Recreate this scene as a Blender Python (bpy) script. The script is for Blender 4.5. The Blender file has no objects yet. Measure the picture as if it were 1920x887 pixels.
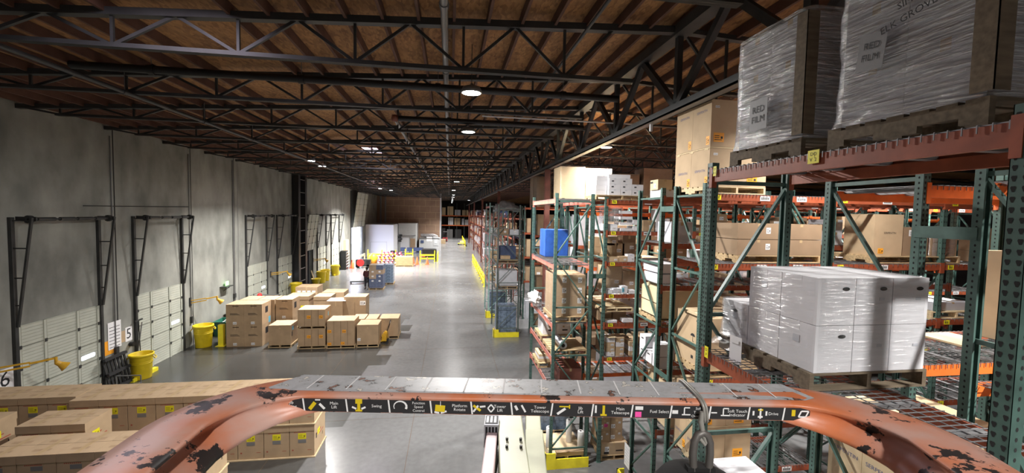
import bpy, math, random
from mathutils import Vector, Matrix, noise
random.seed(7)
R = math.radians
SC = bpy.context.scene
COL = SC.collection
# ------------------------------------------------------------------ camera
F = 790.0; EYE = 6.5
_y = Vector(((843-960)/F, (443.5-400)/F, -1)).normalized()
_z = Vector((math.sin(R(.7)), math.cos(R(.7)), 0)); _z = (_z-_y*_z.dot(_y)).normalized()
_x = _y.cross(_z)
RW = Matrix((_x, _y, _z))                      # camera space -> world
def at(px, py, X=None, Y=None, Z=None):
    d = RW @ Vector(((px-960)/F, (443.5-py)/F, -1))
    t = X/d.x if X is not None else (Y/d.y if Y is not None else (Z-EYE)/d.z)
    return Vector((0, 0, EYE)) + d*t
cd = bpy.data.cameras.new('camera'); cam = bpy.data.objects.new('camera', cd); COL.objects.link(cam)
cam.matrix_world = Matrix.Translation((0, 0, EYE)) @ RW.to_4x4()
cd.sensor_width = 36; cd.lens = 36*F/1920; cd.clip_start = .02; cd.clip_end = 400
SC.camera = cam
SC.view_settings.view_transform = 'Standard'; SC.view_settings.look = 'None'
SC.view_settings.gamma = 1; SC.view_settings.use_curve_mapping = False
SC.view_settings.exposure = 0

# ------------------------------------------------------------------ materials
def mat(name, col, rough=.6, metal=0, var=0, scale=4, col2=None, bump=0, spec=.5, detail=4, stretch=None, emis=0, alpha=1, coat=0):
    m = bpy.data.materials.new(name); m.use_nodes = True
    nt = m.node_tree; b = nt.nodes['Principled BSDF']
    c = (*col, 1)
    b.inputs['Base Color'].default_value = c; b.inputs['Roughness'].default_value = rough
    b.inputs['Metallic'].default_value = metal; b.inputs['Specular IOR Level'].default_value = spec
    b.inputs['Coat Weight'].default_value = coat
    if emis:
        b.inputs['Emission Color'].default_value = c; b.inputs['Emission Strength'].default_value = emis
    if alpha < 1: b.inputs['Alpha'].default_value = alpha
    if var or col2 or bump:
        tc = nt.nodes.new('ShaderNodeTexCoord'); mp = nt.nodes.new('ShaderNodeMapping')
        if stretch: mp.inputs['Scale'].default_value = stretch
        nt.links.new(tc.outputs['Object'], mp.inputs['Vector'])
        n = nt.nodes.new('ShaderNodeTexNoise'); n.inputs['Scale'].default_value = scale; n.inputs['Detail'].default_value = detail
        nt.links.new(mp.outputs['Vector'], n.inputs['Vector'])
        if var or col2:
            r = nt.nodes.new('ShaderNodeValToRGB')
            a = tuple(max(0, x*(1-var)) for x in col); e = col2 if col2 else tuple(min(1, x*(1+var)) for x in col)
            r.color_ramp.elements[0].position = .32; r.color_ramp.elements[1].position = .68
            r.color_ramp.elements[0].color = (*a, 1); r.color_ramp.elements[1].color = (*e, 1)
            nt.links.new(n.outputs['Fac'], r.inputs['Fac']); nt.links.new(r.outputs['Color'], b.inputs['Base Color'])
        if bump:
            bp = nt.nodes.new('ShaderNodeBump'); bp.inputs['Strength'].default_value = bump; bp.inputs['Distance'].default_value = .02
            nt.links.new(n.outputs['Fac'], bp.inputs['Height']); nt.links.new(bp.outputs['Normal'], b.inputs['Normal'])
    return m
K = {}
K['card'] = mat('cardboard', (.41, .285, .17), .75, var=.10, scale=3)
K['card2'] = mat('cardboard_tan', (.50, .365, .225), .75, var=.08, scale=3)
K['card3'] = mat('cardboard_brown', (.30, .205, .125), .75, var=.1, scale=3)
K['cardpale'] = mat('cardboard_pale', (.62, .48, .30), .75, var=.06, scale=3)
K['cream'] = mat('cream_board', (.72, .60, .38), .7, var=.05)
K['white'] = mat('white_card', (.72, .72, .75), .6, var=.04)
K['whitegrey'] = mat('white_card_dull', (.55, .57, .62), .6, var=.06)
K['paper'] = mat('paper', (.85, .85, .86), .7)
K['tape'] = mat('tape', (.50, .36, .20), .35)
K['seam'] = mat('seam', (.09, .055, .03), .9)
K['ink'] = mat('ink', (.02, .02, .022), .7)
K['inkblue'] = mat('ink_blue', (.12, .13, .24), .7)
K['inky'] = mat('ink_on_yellow', (.30, .26, .02), .7)
K['inkred'] = mat('ink_red', (.42, .10, .06), .7)
K['stick_y'] = mat('sticker_yellow', (.90, .82, .02), .5)
K['stick_o'] = mat('sticker_orange', (.95, .40, .03), .5)
K['stick_w'] = mat('sticker_white', (.85, .85, .85), .5)
K['stick_p'] = mat('sticker_pink', (.95, .10, .42), .5)
K['stick_b'] = mat('sticker_blue', (.15, .50, .68), .5)
K['hole'] = mat('hole_dark', (.012, .012, .012), .9)
K['greyfilm'] = mat('grey_window', (.22, .22, .21), .4)
K['wood'] = mat('pallet_wood', (.46, .33, .18), .8, var=.25, scale=5, stretch=(1, 6, 6))
K['woodpale'] = mat('pallet_wood_new', (.62, .49, .30), .8, var=.18, scale=5, stretch=(1, 6, 6))
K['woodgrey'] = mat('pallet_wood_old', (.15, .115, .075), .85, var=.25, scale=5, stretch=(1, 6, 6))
K['ply'] = mat('plywood', (.42, .24, .12), .7, var=.2, scale=3, stretch=(1, 1, 8))
K['green'] = mat('rack_green', (.066, .128, .108), .5, var=.2, scale=9)
K['teal'] = mat('rack_teal', (.30, .50, .46), .5, var=.15, scale=9)
K['gpost'] = mat('rack_grey_green', (.10, .13, .12), .5, var=.2, scale=9)
K['bred'] = mat('beam_red', (.31, .072, .03), .5, var=.18, scale=7)
K['borange'] = mat('beam_orange', (.85, .17, .03), .45, var=.1, scale=7)
K['bpink'] = mat('beam_faded', (.62, .20, .15), .55, var=.2, scale=7)
K['galv'] = mat('galvanised', (.25, .25, .255), .45, metal=.6)
K['galvdark'] = mat('galvanised_dark', (.16, .15, .14), .5, metal=.5)
K['steel'] = mat('truss_steel', (.034, .036, .036), .55, var=.25, scale=3)
K['steelgrey'] = mat('pipe_grey', (.20, .20, .20), .4, metal=.4)
K['column'] = mat('column_red', (.20, .07, .05), .6, var=.2)
K['black'] = mat('black_paint', (.012, .012, .013), .45)
K['rubber'] = mat('black_rubber', (.015, .015, .016), .8)
K['door'] = mat('door_panel', (.50, .52, .45), .5, var=.06, scale=2)
K['doordark'] = mat('door_rail', (.36, .37, .30), .5, var=.1)
K['yellow'] = mat('yellow_plastic', (.74, .56, .015), .45, var=.08, scale=5)
K['ysteel'] = mat('yellow_steel', (.88, .76, .03), .45, var=.08, scale=5)
K['ygold'] = mat('yellow_lamp', (.62, .36, .03), .4, var=.12, scale=6)
K['greenbin'] = mat('green_plastic', (.02, .13, .085), .45)
K['red'] = mat('red_plastic', (.62, .03, .03), .45)
K['redlight'] = mat('red_mesh', (.50, .05, .10), .6)
K['orangecone'] = mat('cone_orange', (.90, .12, .03), .5)
K['blue'] = mat('blue_plastic', (.025, .10, .42), .4, var=.2, scale=5)
K['bluepale'] = mat('blue_water', (.17, .23, .32), .25, var=.35, scale=9)
K['bluedark'] = mat('blue_dark', (.045, .07, .15), .4, var=.2, scale=6)
K['office'] = mat('office_paint', (.62, .63, .66), .6)
K['officegrey'] = mat('office_grey', (.42, .43, .43), .6, var=.05)
K['mesh_wood'] = mat('bench_steel', (.13, .13, .12), .55, var=.2)
K['skin'] = mat('skin', (.42, .22, .14), .5)
K['maroon'] = mat('maroon_cloth', (.09, .022, .025), .8)
K['jeans'] = mat('dark_trousers', (.03, .028, .035), .8)
K['cream_paint'] = mat('cream_paint', (.44, .45, .32), .45, var=.05, scale=6)
K['pink_paint'] = mat('faded_pink_paint', (.60, .47, .47), .5, var=.08, scale=6)
K['rope'] = mat('grey_wire', (.34, .33, .30), .45, metal=.2)
K['fabric'] = mat('black_fabric', (.01, .01, .01), .9)
K['foil'] = mat('grey_blanket', (.18, .17, .17), .45, var=.4, scale=5, bump=.6)
K['mixroll'] = mat('roll_white', (.80, .80, .80), .5)
K['asphalt'] = mat('asphalt', (.45, .46, .44), .9)
K['darkbox'] = mat('trailer_dark', (.05, .05, .06), .6)
K['kraft'] = mat('kraft_board', (.34, .225, .16), .8, var=.12, scale=.8)
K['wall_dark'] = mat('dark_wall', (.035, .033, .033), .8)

def floor_mat():
    m = bpy.data.materials.new('polished_concrete'); m.use_nodes = True; nt = m.node_tree; b = nt.nodes['Principled BSDF']
    N = nt.nodes.new; L = nt.links.new
    g = N('ShaderNodeNewGeometry'); sep = N('ShaderNodeSeparateXYZ'); L(g.outputs['Position'], sep.inputs[0])
    n1 = N('ShaderNodeTexNoise'); n1.inputs['Scale'].default_value = .55; n1.inputs['Detail'].default_value = 6; L(g.outputs['Position'], n1.inputs['Vector'])
    n2 = N('ShaderNodeTexNoise'); n2.inputs['Scale'].default_value = 6; n2.inputs['Detail'].default_value = 8; L(g.outputs['Position'], n2.inputs['Vector'])
    # the cleaned, sealed travel lane against the worn dock strip: blocky edge
    fl = N('ShaderNodeVectorMath'); fl.operation = 'SNAP'; fl.inputs[1].default_value = (100, 1.3, 100); L(g.outputs['Position'], fl.inputs[0])
    wn = N('ShaderNodeTexWhiteNoise'); L(fl.outputs[0], wn.inputs['Vector'])
    mg = N('ShaderNodeMath'); mg.operation = 'MULTIPLY_ADD'; mg.inputs[1].default_value = -.062; mg.inputs[2].default_value = .6; L(sep.outputs['Y'], mg.inputs[0])
    mb = N('ShaderNodeMath'); mb.operation = 'ADD'; L(sep.outputs['X'], mb.inputs[0]); L(mg.outputs[0], mb.inputs[1])
    ma = N('ShaderNodeMath'); ma.operation = 'MULTIPLY_ADD'; ma.inputs[1].default_value = 1.3; L(wn.outputs['Value'], ma.inputs[0]); L(mb.outputs[0], ma.inputs[2])
    st0 = N('ShaderNodeMapRange'); st0.inputs['From Min'].default_value = -2.93; st0.inputs['From Max'].default_value = -2.88; L(ma.outputs[0], st0.inputs['Value'])
    fa = N('ShaderNodeMapRange'); fa.inputs['From Min'].default_value = 24; fa.inputs['From Max'].default_value = 28; fa.inputs['To Max'].default_value = 1; L(sep.outputs['Y'], fa.inputs['Value'])
    st = N('ShaderNodeMath'); st.operation = 'MAXIMUM'; L(st0.outputs[0], st.inputs[0]); L(fa.outputs[0], st.inputs[1])
    r1 = N('ShaderNodeMix'); r1.data_type = 'RGBA'; r1.inputs['A'].default_value = (.05, .05, .047, 1); r1.inputs['B'].default_value = (.09, .09, .086, 1); L(n1.outputs['Fac'], r1.inputs['Factor'])
    r2 = N('ShaderNodeMix'); r2.data_type = 'RGBA'; r2.inputs['A'].default_value = (.15, .15, .15, 1); r2.inputs['B'].default_value = (.20, .202, .206, 1); L(n1.outputs['Fac'], r2.inputs['Factor'])
    mx = N('ShaderNodeMix'); mx.data_type = 'RGBA'; L(st.outputs[0], mx.inputs['Factor']); L(r1.outputs['Result'], mx.inputs['A']); L(r2.outputs['Result'], mx.inputs['B'])
    m2 = N('ShaderNodeMix'); m2.data_type = 'RGBA'; m2.blend_type = 'MULTIPLY'; m2.inputs['Factor'].default_value = .35; L(mx.outputs['Result'], m2.inputs['A']); L(n2.outputs['Fac'], m2.inputs['B'])
    L(m2.outputs['Result'], b.inputs['Base Color'])
    rr = N('ShaderNodeMapRange'); rr.inputs['To Min'].default_value = .16; rr.inputs['To Max'].default_value = .32; L(n1.outputs['Fac'], rr.inputs['Value']); L(rr.outputs[0], b.inputs['Roughness'])
    bp = N('ShaderNodeBump'); bp.inputs['Strength'].default_value = .05; L(n2.outputs['Fac'], bp.inputs['Height']); L(bp.outputs['Normal'], b.inputs['Normal'])
    return m
K['floor'] = floor_mat()

def wall_mat(name, c0, c1, streak=True):
    m = bpy.data.materials.new(name); m.use_nodes = True; nt = m.node_tree; b = nt.nodes['Principled BSDF']
    N = nt.nodes.new; L = nt.links.new
    g = N('ShaderNodeNewGeometry')
    n1 = N('ShaderNodeTexNoise'); n1.inputs['Scale'].default_value = .45; n1.inputs['Detail'].default_value = 9; n1.inputs['Roughness'].default_value = .62; L(g.outputs['Position'], n1.inputs['Vector'])
    mp = N('ShaderNodeMapping'); mp.inputs['Scale'].default_value = (1.1, 1.1, .5); L(g.outputs['Position'], mp.inputs['Vector'])
    n2 = N('ShaderNodeTexNoise'); n2.inputs['Scale'].default_value = 1.2; n2.inputs['Detail'].default_value = 6; L(mp.outputs['Vector'], n2.inputs['Vector'])
    ad = N('ShaderNodeMath'); ad.operation = 'ADD'; L(n1.outputs['Fac'], ad.inputs[0]); L(n2.outputs['Fac'], ad.inputs[1])
    r = N('ShaderNodeValToRGB'); r.color_ramp.elements[0].position = .36; r.color_ramp.elements[1].position = .64
    hf = N('ShaderNodeMath'); hf.operation = 'MULTIPLY'; hf.inputs[1].default_value = .5; L(ad.outputs[0], hf.inputs[0]); L(hf.outputs[0], r.inputs['Fac'])
    r.color_ramp.elements[0].color = (*c0, 1); r.color_ramp.elements[1].color = (*c1, 1)
    L(r.outputs['Color'], b.inputs['Base Color']); b.inputs['Roughness'].default_value = .85
    return m
K['concrete'] = wall_mat('tilt_up_concrete', (.16, .165, .148), (.34, .345, .31))

def osb_mat():
    m = bpy.data.materials.new('osb_deck'); m.use_nodes = True; nt = m.node_tree; b = nt.nodes['Principled BSDF']
    N = nt.nodes.new; L = nt.links.new
    g = N('ShaderNodeNewGeometry')
    mp = N('ShaderNodeMapping'); mp.inputs['Scale'].default_value = (14, 5, 5); L(g.outputs['Position'], mp.inputs['Vector'])
    v = N('ShaderNodeTexVoronoi'); v.inputs['Scale'].default_value = 1.6; v.inputs['Randomness'].default_value = 1; L(mp.outputs['Vector'], v.inputs['Vector'])
    sv = N('ShaderNodeSeparateColor'); L(v.outputs['Color'], sv.inputs[0])
    n = N('ShaderNodeTexNoise'); n.inputs['Scale'].default_value = 1.3; n.inputs['Detail'].default_value = 8; L(g.outputs['Position'], n.inputs['Vector'])
    mu = N('ShaderNodeMath'); mu.operation = 'MULTIPLY_ADD'; mu.inputs[1].default_value = .45; L(sv.outputs[0], mu.inputs[0])
    mu2 = N('ShaderNodeMath'); mu2.operation = 'MULTIPLY'; mu2.inputs[1].default_value = .75; L(n.outputs['Fac'], mu2.inputs[0]); L(mu2.outputs[0], mu.inputs[2])
    r = N('ShaderNodeValToRGB'); r.color_ramp.elements[0].position = .25; r.color_ramp.elements[1].position = .85
    r.color_ramp.elements[0].color = (.15, .068, .026, 1); r.color_ramp.elements[1].color = (.40, .205, .075, 1)
    L(mu.outputs[0], r.inputs['Fac']); L(r.outputs['Color'], b.inputs['Base Color']); b.inputs['Roughness'].default_value = .8
    return m
K['osb'] = osb_mat()
K['joist'] = mat('joist_wood', (.10, .045, .028), .8, var=.25, scale=3)

def rail_mat():
    m = bpy.data.materials.new('worn_orange_rail'); m.use_nodes = True; nt = m.node_tree; b = nt.nodes['Principled BSDF']
    N = nt.nodes.new; L = nt.links.new
    tc = N('ShaderNodeTexCoord')
    n1 = N('ShaderNodeTexNoise'); n1.inputs['Scale'].default_value = 9; n1.inputs['Detail'].default_value = 8; L(tc.outputs['Object'], n1.inputs['Vector'])
    n2 = N('ShaderNodeTexNoise'); n2.inputs['Scale'].default_value = 17; n2.inputs['Detail'].default_value = 9; n2.inputs['Roughness'].default_value = .65
    mp = N('ShaderNodeMapping'); mp.inputs['Location'].default_value = (3.1, 7.7, 1.9); L(tc.outputs['Object'], mp.inputs['Vector']); L(mp.outputs['Vector'], n2.inputs['Vector'])
    r1 = N('ShaderNodeValToRGB'); e = r1.color_ramp.elements; e[0].position = .36; e[1].position = .62
    e[0].color = (.66, .20, .08, 1); e[1].color = (.60, .38, .32, 1); L(n1.outputs['Fac'], r1.inputs['Fac'])
    r2 = N('ShaderNodeValToRGB'); e = r2.color_ramp.elements; e[0].position = .575; e[1].position = .59; e[0].color = (0, 0, 0, 1); e[1].color = (1, 1, 1, 1); L(n2.outputs['Fac'], r2.inputs['Fac'])
    mx = N('ShaderNodeMix'); mx.data_type = 'RGBA'; L(r2.outputs['Color'], mx.inputs['Factor']); L(r1.outputs['Color'], mx.inputs['A']); mx.inputs['B'].default_value = (.035, .03, .03, 1)
    L(mx.outputs['Result'], b.inputs['Base Color']); b.inputs['Roughness'].default_value = .38
    bp = N('ShaderNodeBump'); bp.inputs['Strength'].default_value = .15; bp.inputs['Distance'].default_value = .004; L(n2.outputs['Fac'], bp.inputs['Height']); L(bp.outputs['Normal'], b.inputs['Normal'])
    return m
K['rail'] = rail_mat()
def decal_mat():
    m = bpy.data.materials.new('worn_grey_decal'); m.use_nodes = True; nt = m.node_tree; b = nt.nodes['Principled BSDF']
    N = nt.nodes.new; L = nt.links.new
    tc = N('ShaderNodeTexCoord')
    n1 = N('ShaderNodeTexNoise'); n1.inputs['Scale'].default_value = 26; n1.inputs['Detail'].default_value = 9; n1.inputs['Roughness'].default_value = .6; L(tc.outputs['Object'], n1.inputs['Vector'])
    r1 = N('ShaderNodeValToRGB'); cr = r1.color_ramp; cr.elements[0].position = 0; cr.elements[0].color = (.34, .11, .05, 1)
    cr.elements[1].position = 1; cr.elements[1].color = (.60, .58, .54, 1)
    for p, c in ((.37, (.30, .12, .07, 1)), (.385, (.03, .026, .025, 1)), (.40, (.03, .026, .025, 1)), (.408, (.40, .41, .42, 1)), (.55, (.50, .51, .53, 1)), (.605, (.44, .45, .46, 1)), (.615, (.04, .035, .035, 1)), (.625, (.78, .75, .68, 1))):
        q = cr.elements.new(p); q.color = c
    L(n1.outputs['Fac'], r1.inputs['Fac']); L(r1.outputs['Color'], b.inputs['Base Color']); b.inputs['Roughness'].default_value = .45
    return m
K['decal'] = decal_mat()
def wrap_mat(name, dens, tint=(.85, .87, .9), rough=.2, stretch=(3, 3, 26), bumpd=.02, diffuse=.25):
    m = bpy.data.materials.new(name); m.use_nodes = True; nt = m.node_tree; nt.nodes.remove(nt.nodes['Principled BSDF'])
    N = nt.nodes.new; L = nt.links.new; out = nt.nodes['Material Output']
    tc = N('ShaderNodeTexCoord'); mp = N('ShaderNodeMapping'); mp.inputs['Scale'].default_value = stretch; mp.inputs['Rotation'].default_value = (.12, .12, 0); L(tc.outputs['Object'], mp.inputs['Vector'])
    n = N('ShaderNodeTexNoise'); n.inputs['Scale'].default_value = 1.6; n.inputs['Detail'].default_value = 7; L(mp.outputs['Vector'], n.inputs['Vector'])
    bp = N('ShaderNodeBump'); bp.inputs['Strength'].default_value = .9; bp.inputs['Distance'].default_value = bumpd; L(n.outputs['Fac'], bp.inputs['Height'])
    gl = N('ShaderNodeBsdfGlossy'); gl.inputs['Roughness'].default_value = rough; gl.inputs['Color'].default_value = (1, 1, 1, 1); L(bp.outputs['Normal'], gl.inputs['Normal'])
    df = N('ShaderNodeBsdfDiffuse'); df.inputs['Color'].default_value = (*tint, 1); L(bp.outputs['Normal'], df.inputs['Normal'])
    tr = N('ShaderNodeBsdfTransparent')
    m1 = N('ShaderNodeMixShader'); m1.inputs[0].default_value = diffuse; L(gl.outputs[0], m1.inputs[1]); L(df.outputs[0], m1.inputs[2])
    m2 = N('ShaderNodeMixShader'); L(tr.outputs[0], m2.inputs[1]); L(m1.outputs[0], m2.inputs[2])
    mr = N('ShaderNodeMapRange'); mr.inputs['From Min'].default_value = .35; mr.inputs['From Max'].default_value = .7; mr.inputs['To Min'].default_value = dens*.6; mr.inputs['To Max'].default_value = min(1, dens*1.5); L(n.outputs['Fac'], mr.inputs['Value'])
    L(mr.outputs[0], m2.inputs[0]); L(m2.outputs[0], out.inputs['Surface'])
    return m
K['wrap'] = wrap_mat('stretch_film', .10, diffuse=.06, rough=.14)
K['wrapgrey'] = wrap_mat('stretch_film_thick', .62, (.30, .30, .31), .15, (3, 3, 34), diffuse=.55, bumpd=.05)
K['wrapmid'] = wrap_mat('stretch_film_layers', .30, (.6, .6, .62), .22, diffuse=.5)
def emis_mat(name, col, s):
    m = bpy.data.materials.new(name); m.use_nodes = True; b = m.node_tree.nodes['Principled BSDF']
    b.inputs['Base Color'].default_value = (*col, 1); b.inputs['Emission Color'].default_value = (*col, 1); b.inputs['Emission Strength'].default_value = s
    return m
K['lamp'] = emis_mat('led_lens', (1, 1, 1), 40)
K['sky'] = emis_mat('daylit_skylight', (.95, .62, .74), 1.6)
K['pane'] = emis_mat('daylit_pane', (.75, .82, 1), 1.6)
K['exitg'] = emis_mat('exit_sign_green', (.35, .75, .30), .8)

# ------------------------------------------------------------------ mesh builder
_txt = {}
def text_mesh(s):
    if s not in _txt:
        c = bpy.data.curves.new('t', 'FONT'); c.body = s; c.align_x = 'CENTER'; c.align_y = 'CENTER'; c.size = 1; c.resolution_u = 2
        o = bpy.data.objects.new('t', c); COL.objects.link(o)
        me = bpy.data.meshes.new_from_object(o.evaluated_get(bpy.context.evaluated_depsgraph_get()))
        _txt[s] = ([v.co.copy() for v in me.vertices], [tuple(p.vertices) for p in me.polygons])
        bpy.data.objects.remove(o); bpy.data.curves.remove(c); bpy.data.meshes.remove(me)
    return _txt[s]
class MB:
    def __init__(s): s.v = []; s.f = []; s.m = []; s.sm = []; s.mats = []
    def sl(s, k):
        if k not in s.mats: s.mats.append(k)
        return s.mats.index(k)
    def add(s, vs, fs, k, smooth=False):
        b = len(s.v); s.v += [tuple(v) for v in vs]; i = s.sl(k)
        for f in fs: s.f.append([b+q for q in f]); s.m.append(i); s.sm.append(smooth)
        return s
    def box(s, x0, y0, z0, x1, y1, z1, k):
        vs = [(x, y, z) for z in (z0, z1) for y in (y0, y1) for x in (x0, x1)]
        return s.add(vs, [(0, 2, 3, 1), (4, 5, 7, 6), (0, 1, 5, 4), (2, 6, 7, 3), (0, 4, 6, 2), (1, 3, 7, 5)], k)
    def cbox(s, x, y, z, w, d, h, k): return s.box(x-w/2, y-d/2, z, x+w/2, y+d/2, z+h, k)
    def beam(s, p, q, w, h, k, up=(0, 0, 1)):
        p = Vector(p); q = Vector(q); d = (q-p).normalized(); u = Vector(up)
        if abs(d.dot(u)) > .98: u = Vector((0, 1, 0)) if abs(d.y) < .9 else Vector((1, 0, 0))
        sd = d.cross(u).normalized(); u = sd.cross(d)
        vs = [e+sd*(a*w/2)+u*(b*h/2) for e in (p, q) for b in (-1, 1) for a in (-1, 1)]
        return s.add(vs, [(0, 2, 3, 1), (4, 5, 7, 6), (0, 1, 5, 4), (2, 6, 7, 3), (0, 4, 6, 2), (1, 3, 7, 5)], k)
    def cyl(s, p, q, r, k, r2=None, n=12, cap=True):
        p = Vector(p); q = Vector(q); r2 = r if r2 is None else r2; d = (q-p).normalized()
        u = Vector((0, 0, 1)) if abs(d.z) < .9 else Vector((1, 0, 0)); a = d.cross(u).normalized(); b = d.cross(a)
        vs = []
        for c, rr in ((p, r), (q, r2)):
            for i in range(n): t = 2*math.pi*i/n; vs.append(c+a*(rr*math.cos(t))+b*(rr*math.sin(t)))
        s.add(vs, [(i, (i+1) % n, n+(i+1) % n, n+i) for i in range(n)], k, True)
        if cap: s.add(vs, [tuple(range(n))[::-1], tuple(range(n, 2*n))], k)
        return s
    def lathe(s, prof, k, n=20, c=(0, 0, 0), close=False):
        vs = []; c = Vector(c)
        for r, z in prof:
            for i in range(n): t = 2*math.pi*i/n; vs.append(c+Vector((r*math.cos(t), r*math.sin(t), z)))
        fs = []
        for j in range(len(prof)-1):
            for i in range(n): fs.append((j*n+i, j*n+(i+1) % n, (j+1)*n+(i+1) % n, (j+1)*n+i))
        s.add(vs, fs, k, True)
        if close: s.add(vs, [tuple(range(n))[::-1], tuple(range((len(prof)-1)*n, len(prof)*n))], k)
        return s
    def tube(s, pts, r, k, n=8, closed=False):
        pts = [Vector(p) for p in pts]; m = len(pts); vs = []; pu = None
        for i, p in enumerate(pts):
            d = ((pts[(i+1) % m] if (closed or i < m-1) else p)-(pts[i-1] if (closed or i > 0) else p)).normalized()
            u = pu if pu is not None else (Vector((0, 0, 1)) if abs(d.z) < .9 else Vector((1, 0, 0)))
            a = d.cross(u).normalized(); u = a.cross(d).normalized(); pu = u
            rr = r[i] if isinstance(r, (list, tuple)) else r
            for j in range(n): t = 2*math.pi*j/n; vs.append(p+a*(rr*math.cos(t))+u*(rr*math.sin(t)))
        fs = []
        for i in range(m if closed else m-1):
            for j in range(n): fs.append((i*n+j, i*n+(j+1) % n, ((i+1) % m)*n+(j+1) % n, ((i+1) % m)*n+j))
        s.add(vs, fs, k, True)
        if not closed: s.add(vs, [tuple(range(n))[::-1], tuple(range((m-1)*n, m*n))], k)
        return s
    def quad(s, a, b, c, d, k): return s.add([a, b, c, d], [(0, 1, 2, 3)], k)
    def plate(s, o, u, v, w, h, k, t=.002):
        o = Vector(o); u = Vector(u); v = Vector(v); n = u.cross(v)
        vs = [o+u*(a*w)+v*(b*h)+n*(c*t) for c in (0, 1) for b in (0, 1) for a in (0, 1)]
        return s.add(vs, [(4, 5, 7, 6), (0, 1, 5, 4), (2, 6, 7, 3), (0, 4, 6, 2), (1, 3, 7, 5)], k)
    def text(s, t, size, c, u, v, k, sx=1, off=.001):
        vs, fs = text_mesh(t); c = Vector(c); u = Vector(u); v = Vector(v); n = u.cross(v).normalized()
        return s.add([c+u*(p.x*size*sx)+v*(p.y*size)+n*off for p in vs], fs, k)
    def mesh(s, name):
        me = bpy.data.meshes.new(name); me.from_pydata(s.v, [], s.f)
        for k in s.mats: me.materials.append(K[k])
        me.polygons.foreach_set('material_index', s.m); me.polygons.foreach_set('use_smooth', s.sm); me.update()
        return me
def O(name, me, parent=None, loc=(0, 0, 0), rz=0, label=None, cat=None, group=None, kind=None, bev=0, seg=2):
    if isinstance(me, MB): me = me.mesh(name)
    o = bpy.data.objects.new(name, me); COL.objects.link(o); o.location = loc; o.rotation_euler = (0, 0, rz)
    if parent: o.parent = parent
    for a, b in (('label', label), ('category', cat), ('group', group), ('kind', kind)):
        if b: o[a] = b
    if bev:
        md = o.modifiers.new('bevel', 'BEVEL'); md.width = bev; md.segments = seg; md.limit_method = 'ANGLE'; md.angle_limit = R(40)
    return o
def thing(name, label, cat, loc=(0, 0, 0), rz=0, group=None, kind=None):
    return O(name, None, None, loc, rz, label, cat, group, kind)
def struct(name, me, parent=None, loc=(0, 0, 0)): return O(name, me, parent, loc, kind=None if parent else 'structure')
def dup(o, loc, rz=None, label=None, group=None):
    def cp(a, par):
        c = a.copy(); COL.objects.link(c); c.parent = par
        for ch in a.children: cp(ch, c)
        return c
    c = cp(o, None); c.location = loc
    if rz is not None: c.rotation_euler = (0, 0, rz)
    if label: c['label'] = label
    if group: c['group'] = group
    return c
_cache = {}
def cached(key, fn):
    if key not in _cache: _cache[key] = fn().mesh(str(key[0]))
    return _cache[key]
ORD = ['first', 'second', 'third', 'fourth', 'fifth', 'sixth', 'seventh', 'eighth', 'ninth', 'tenth', 'eleventh', 'twelfth', 'thirteenth', 'fourteenth', 'fifteenth', 'sixteenth', 'seventeenth', 'eighteenth', 'nineteenth', 'twentieth', 'twenty-first', 'twenty-second', 'twenty-third', 'twenty-fourth', 'twenty-fifth', 'twenty-sixth', 'twenty-seventh', 'twenty-eighth', 'twenty-ninth', 'thirtieth'] + [f'{a}-{b}' for a in ('thirty', 'forty', 'fifty') for b in ('first', 'second', 'third', 'fourth', 'fifth', 'sixth', 'seventh', 'eighth', 'ninth', 'next')]

# ------------------------------------------------------------------ cartons, pallets, film
def face_axes(face, w, d, h):
    return {'f': (Vector((-w/2, -d/2, 0)), Vector((1, 0, 0)), Vector((0, 0, 1)), w, h),
            'l': (Vector((-w/2, d/2, 0)), Vector((0, -1, 0)), Vector((0, 0, 1)), d, h),
            'r': (Vector((w/2, -d/2, 0)), Vector((0, 1, 0)), Vector((0, 0, 1)), d, h),
            't': (Vector((-w/2, -d/2, h)), Vector((1, 0, 0)), Vector((0, 1, 0)), w, d)}[face]
def sticker(parent, w, d, h, st):
    face, uc, vc, sw, sh, k = st[:6]; nm = st[6] if len(st) > 6 else 'shipping_label'; txt = st[7] if len(st) > 7 else None
    o, u, v, W, H_ = face_axes(face, w, d, h); n = u.cross(v)
    m = MB(); p = o+u*(uc*W-sw/2)+v*(vc*H_-sh/2)+n*.0012; ink_ = 'inky' if k == 'stick_y' else 'ink'
    m.plate(p, u, v, sw, sh, k, .0015)
    if nm == 'shipping_label' and sw > .05:
        q = n*.0018
        for i in range(3): m.plate(p+q+u*(sw*.1)+v*(sh*(.2+.22*i)), u, v, sw*(.45 if i else .7), sh*.07, ink_, .0006)
        m.plate(p+q+u*(sw*.68)+v*(sh*.35), u, v, sw*.2, sh*.26, ink_, .0006)
    return O(nm, m, parent)
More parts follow.
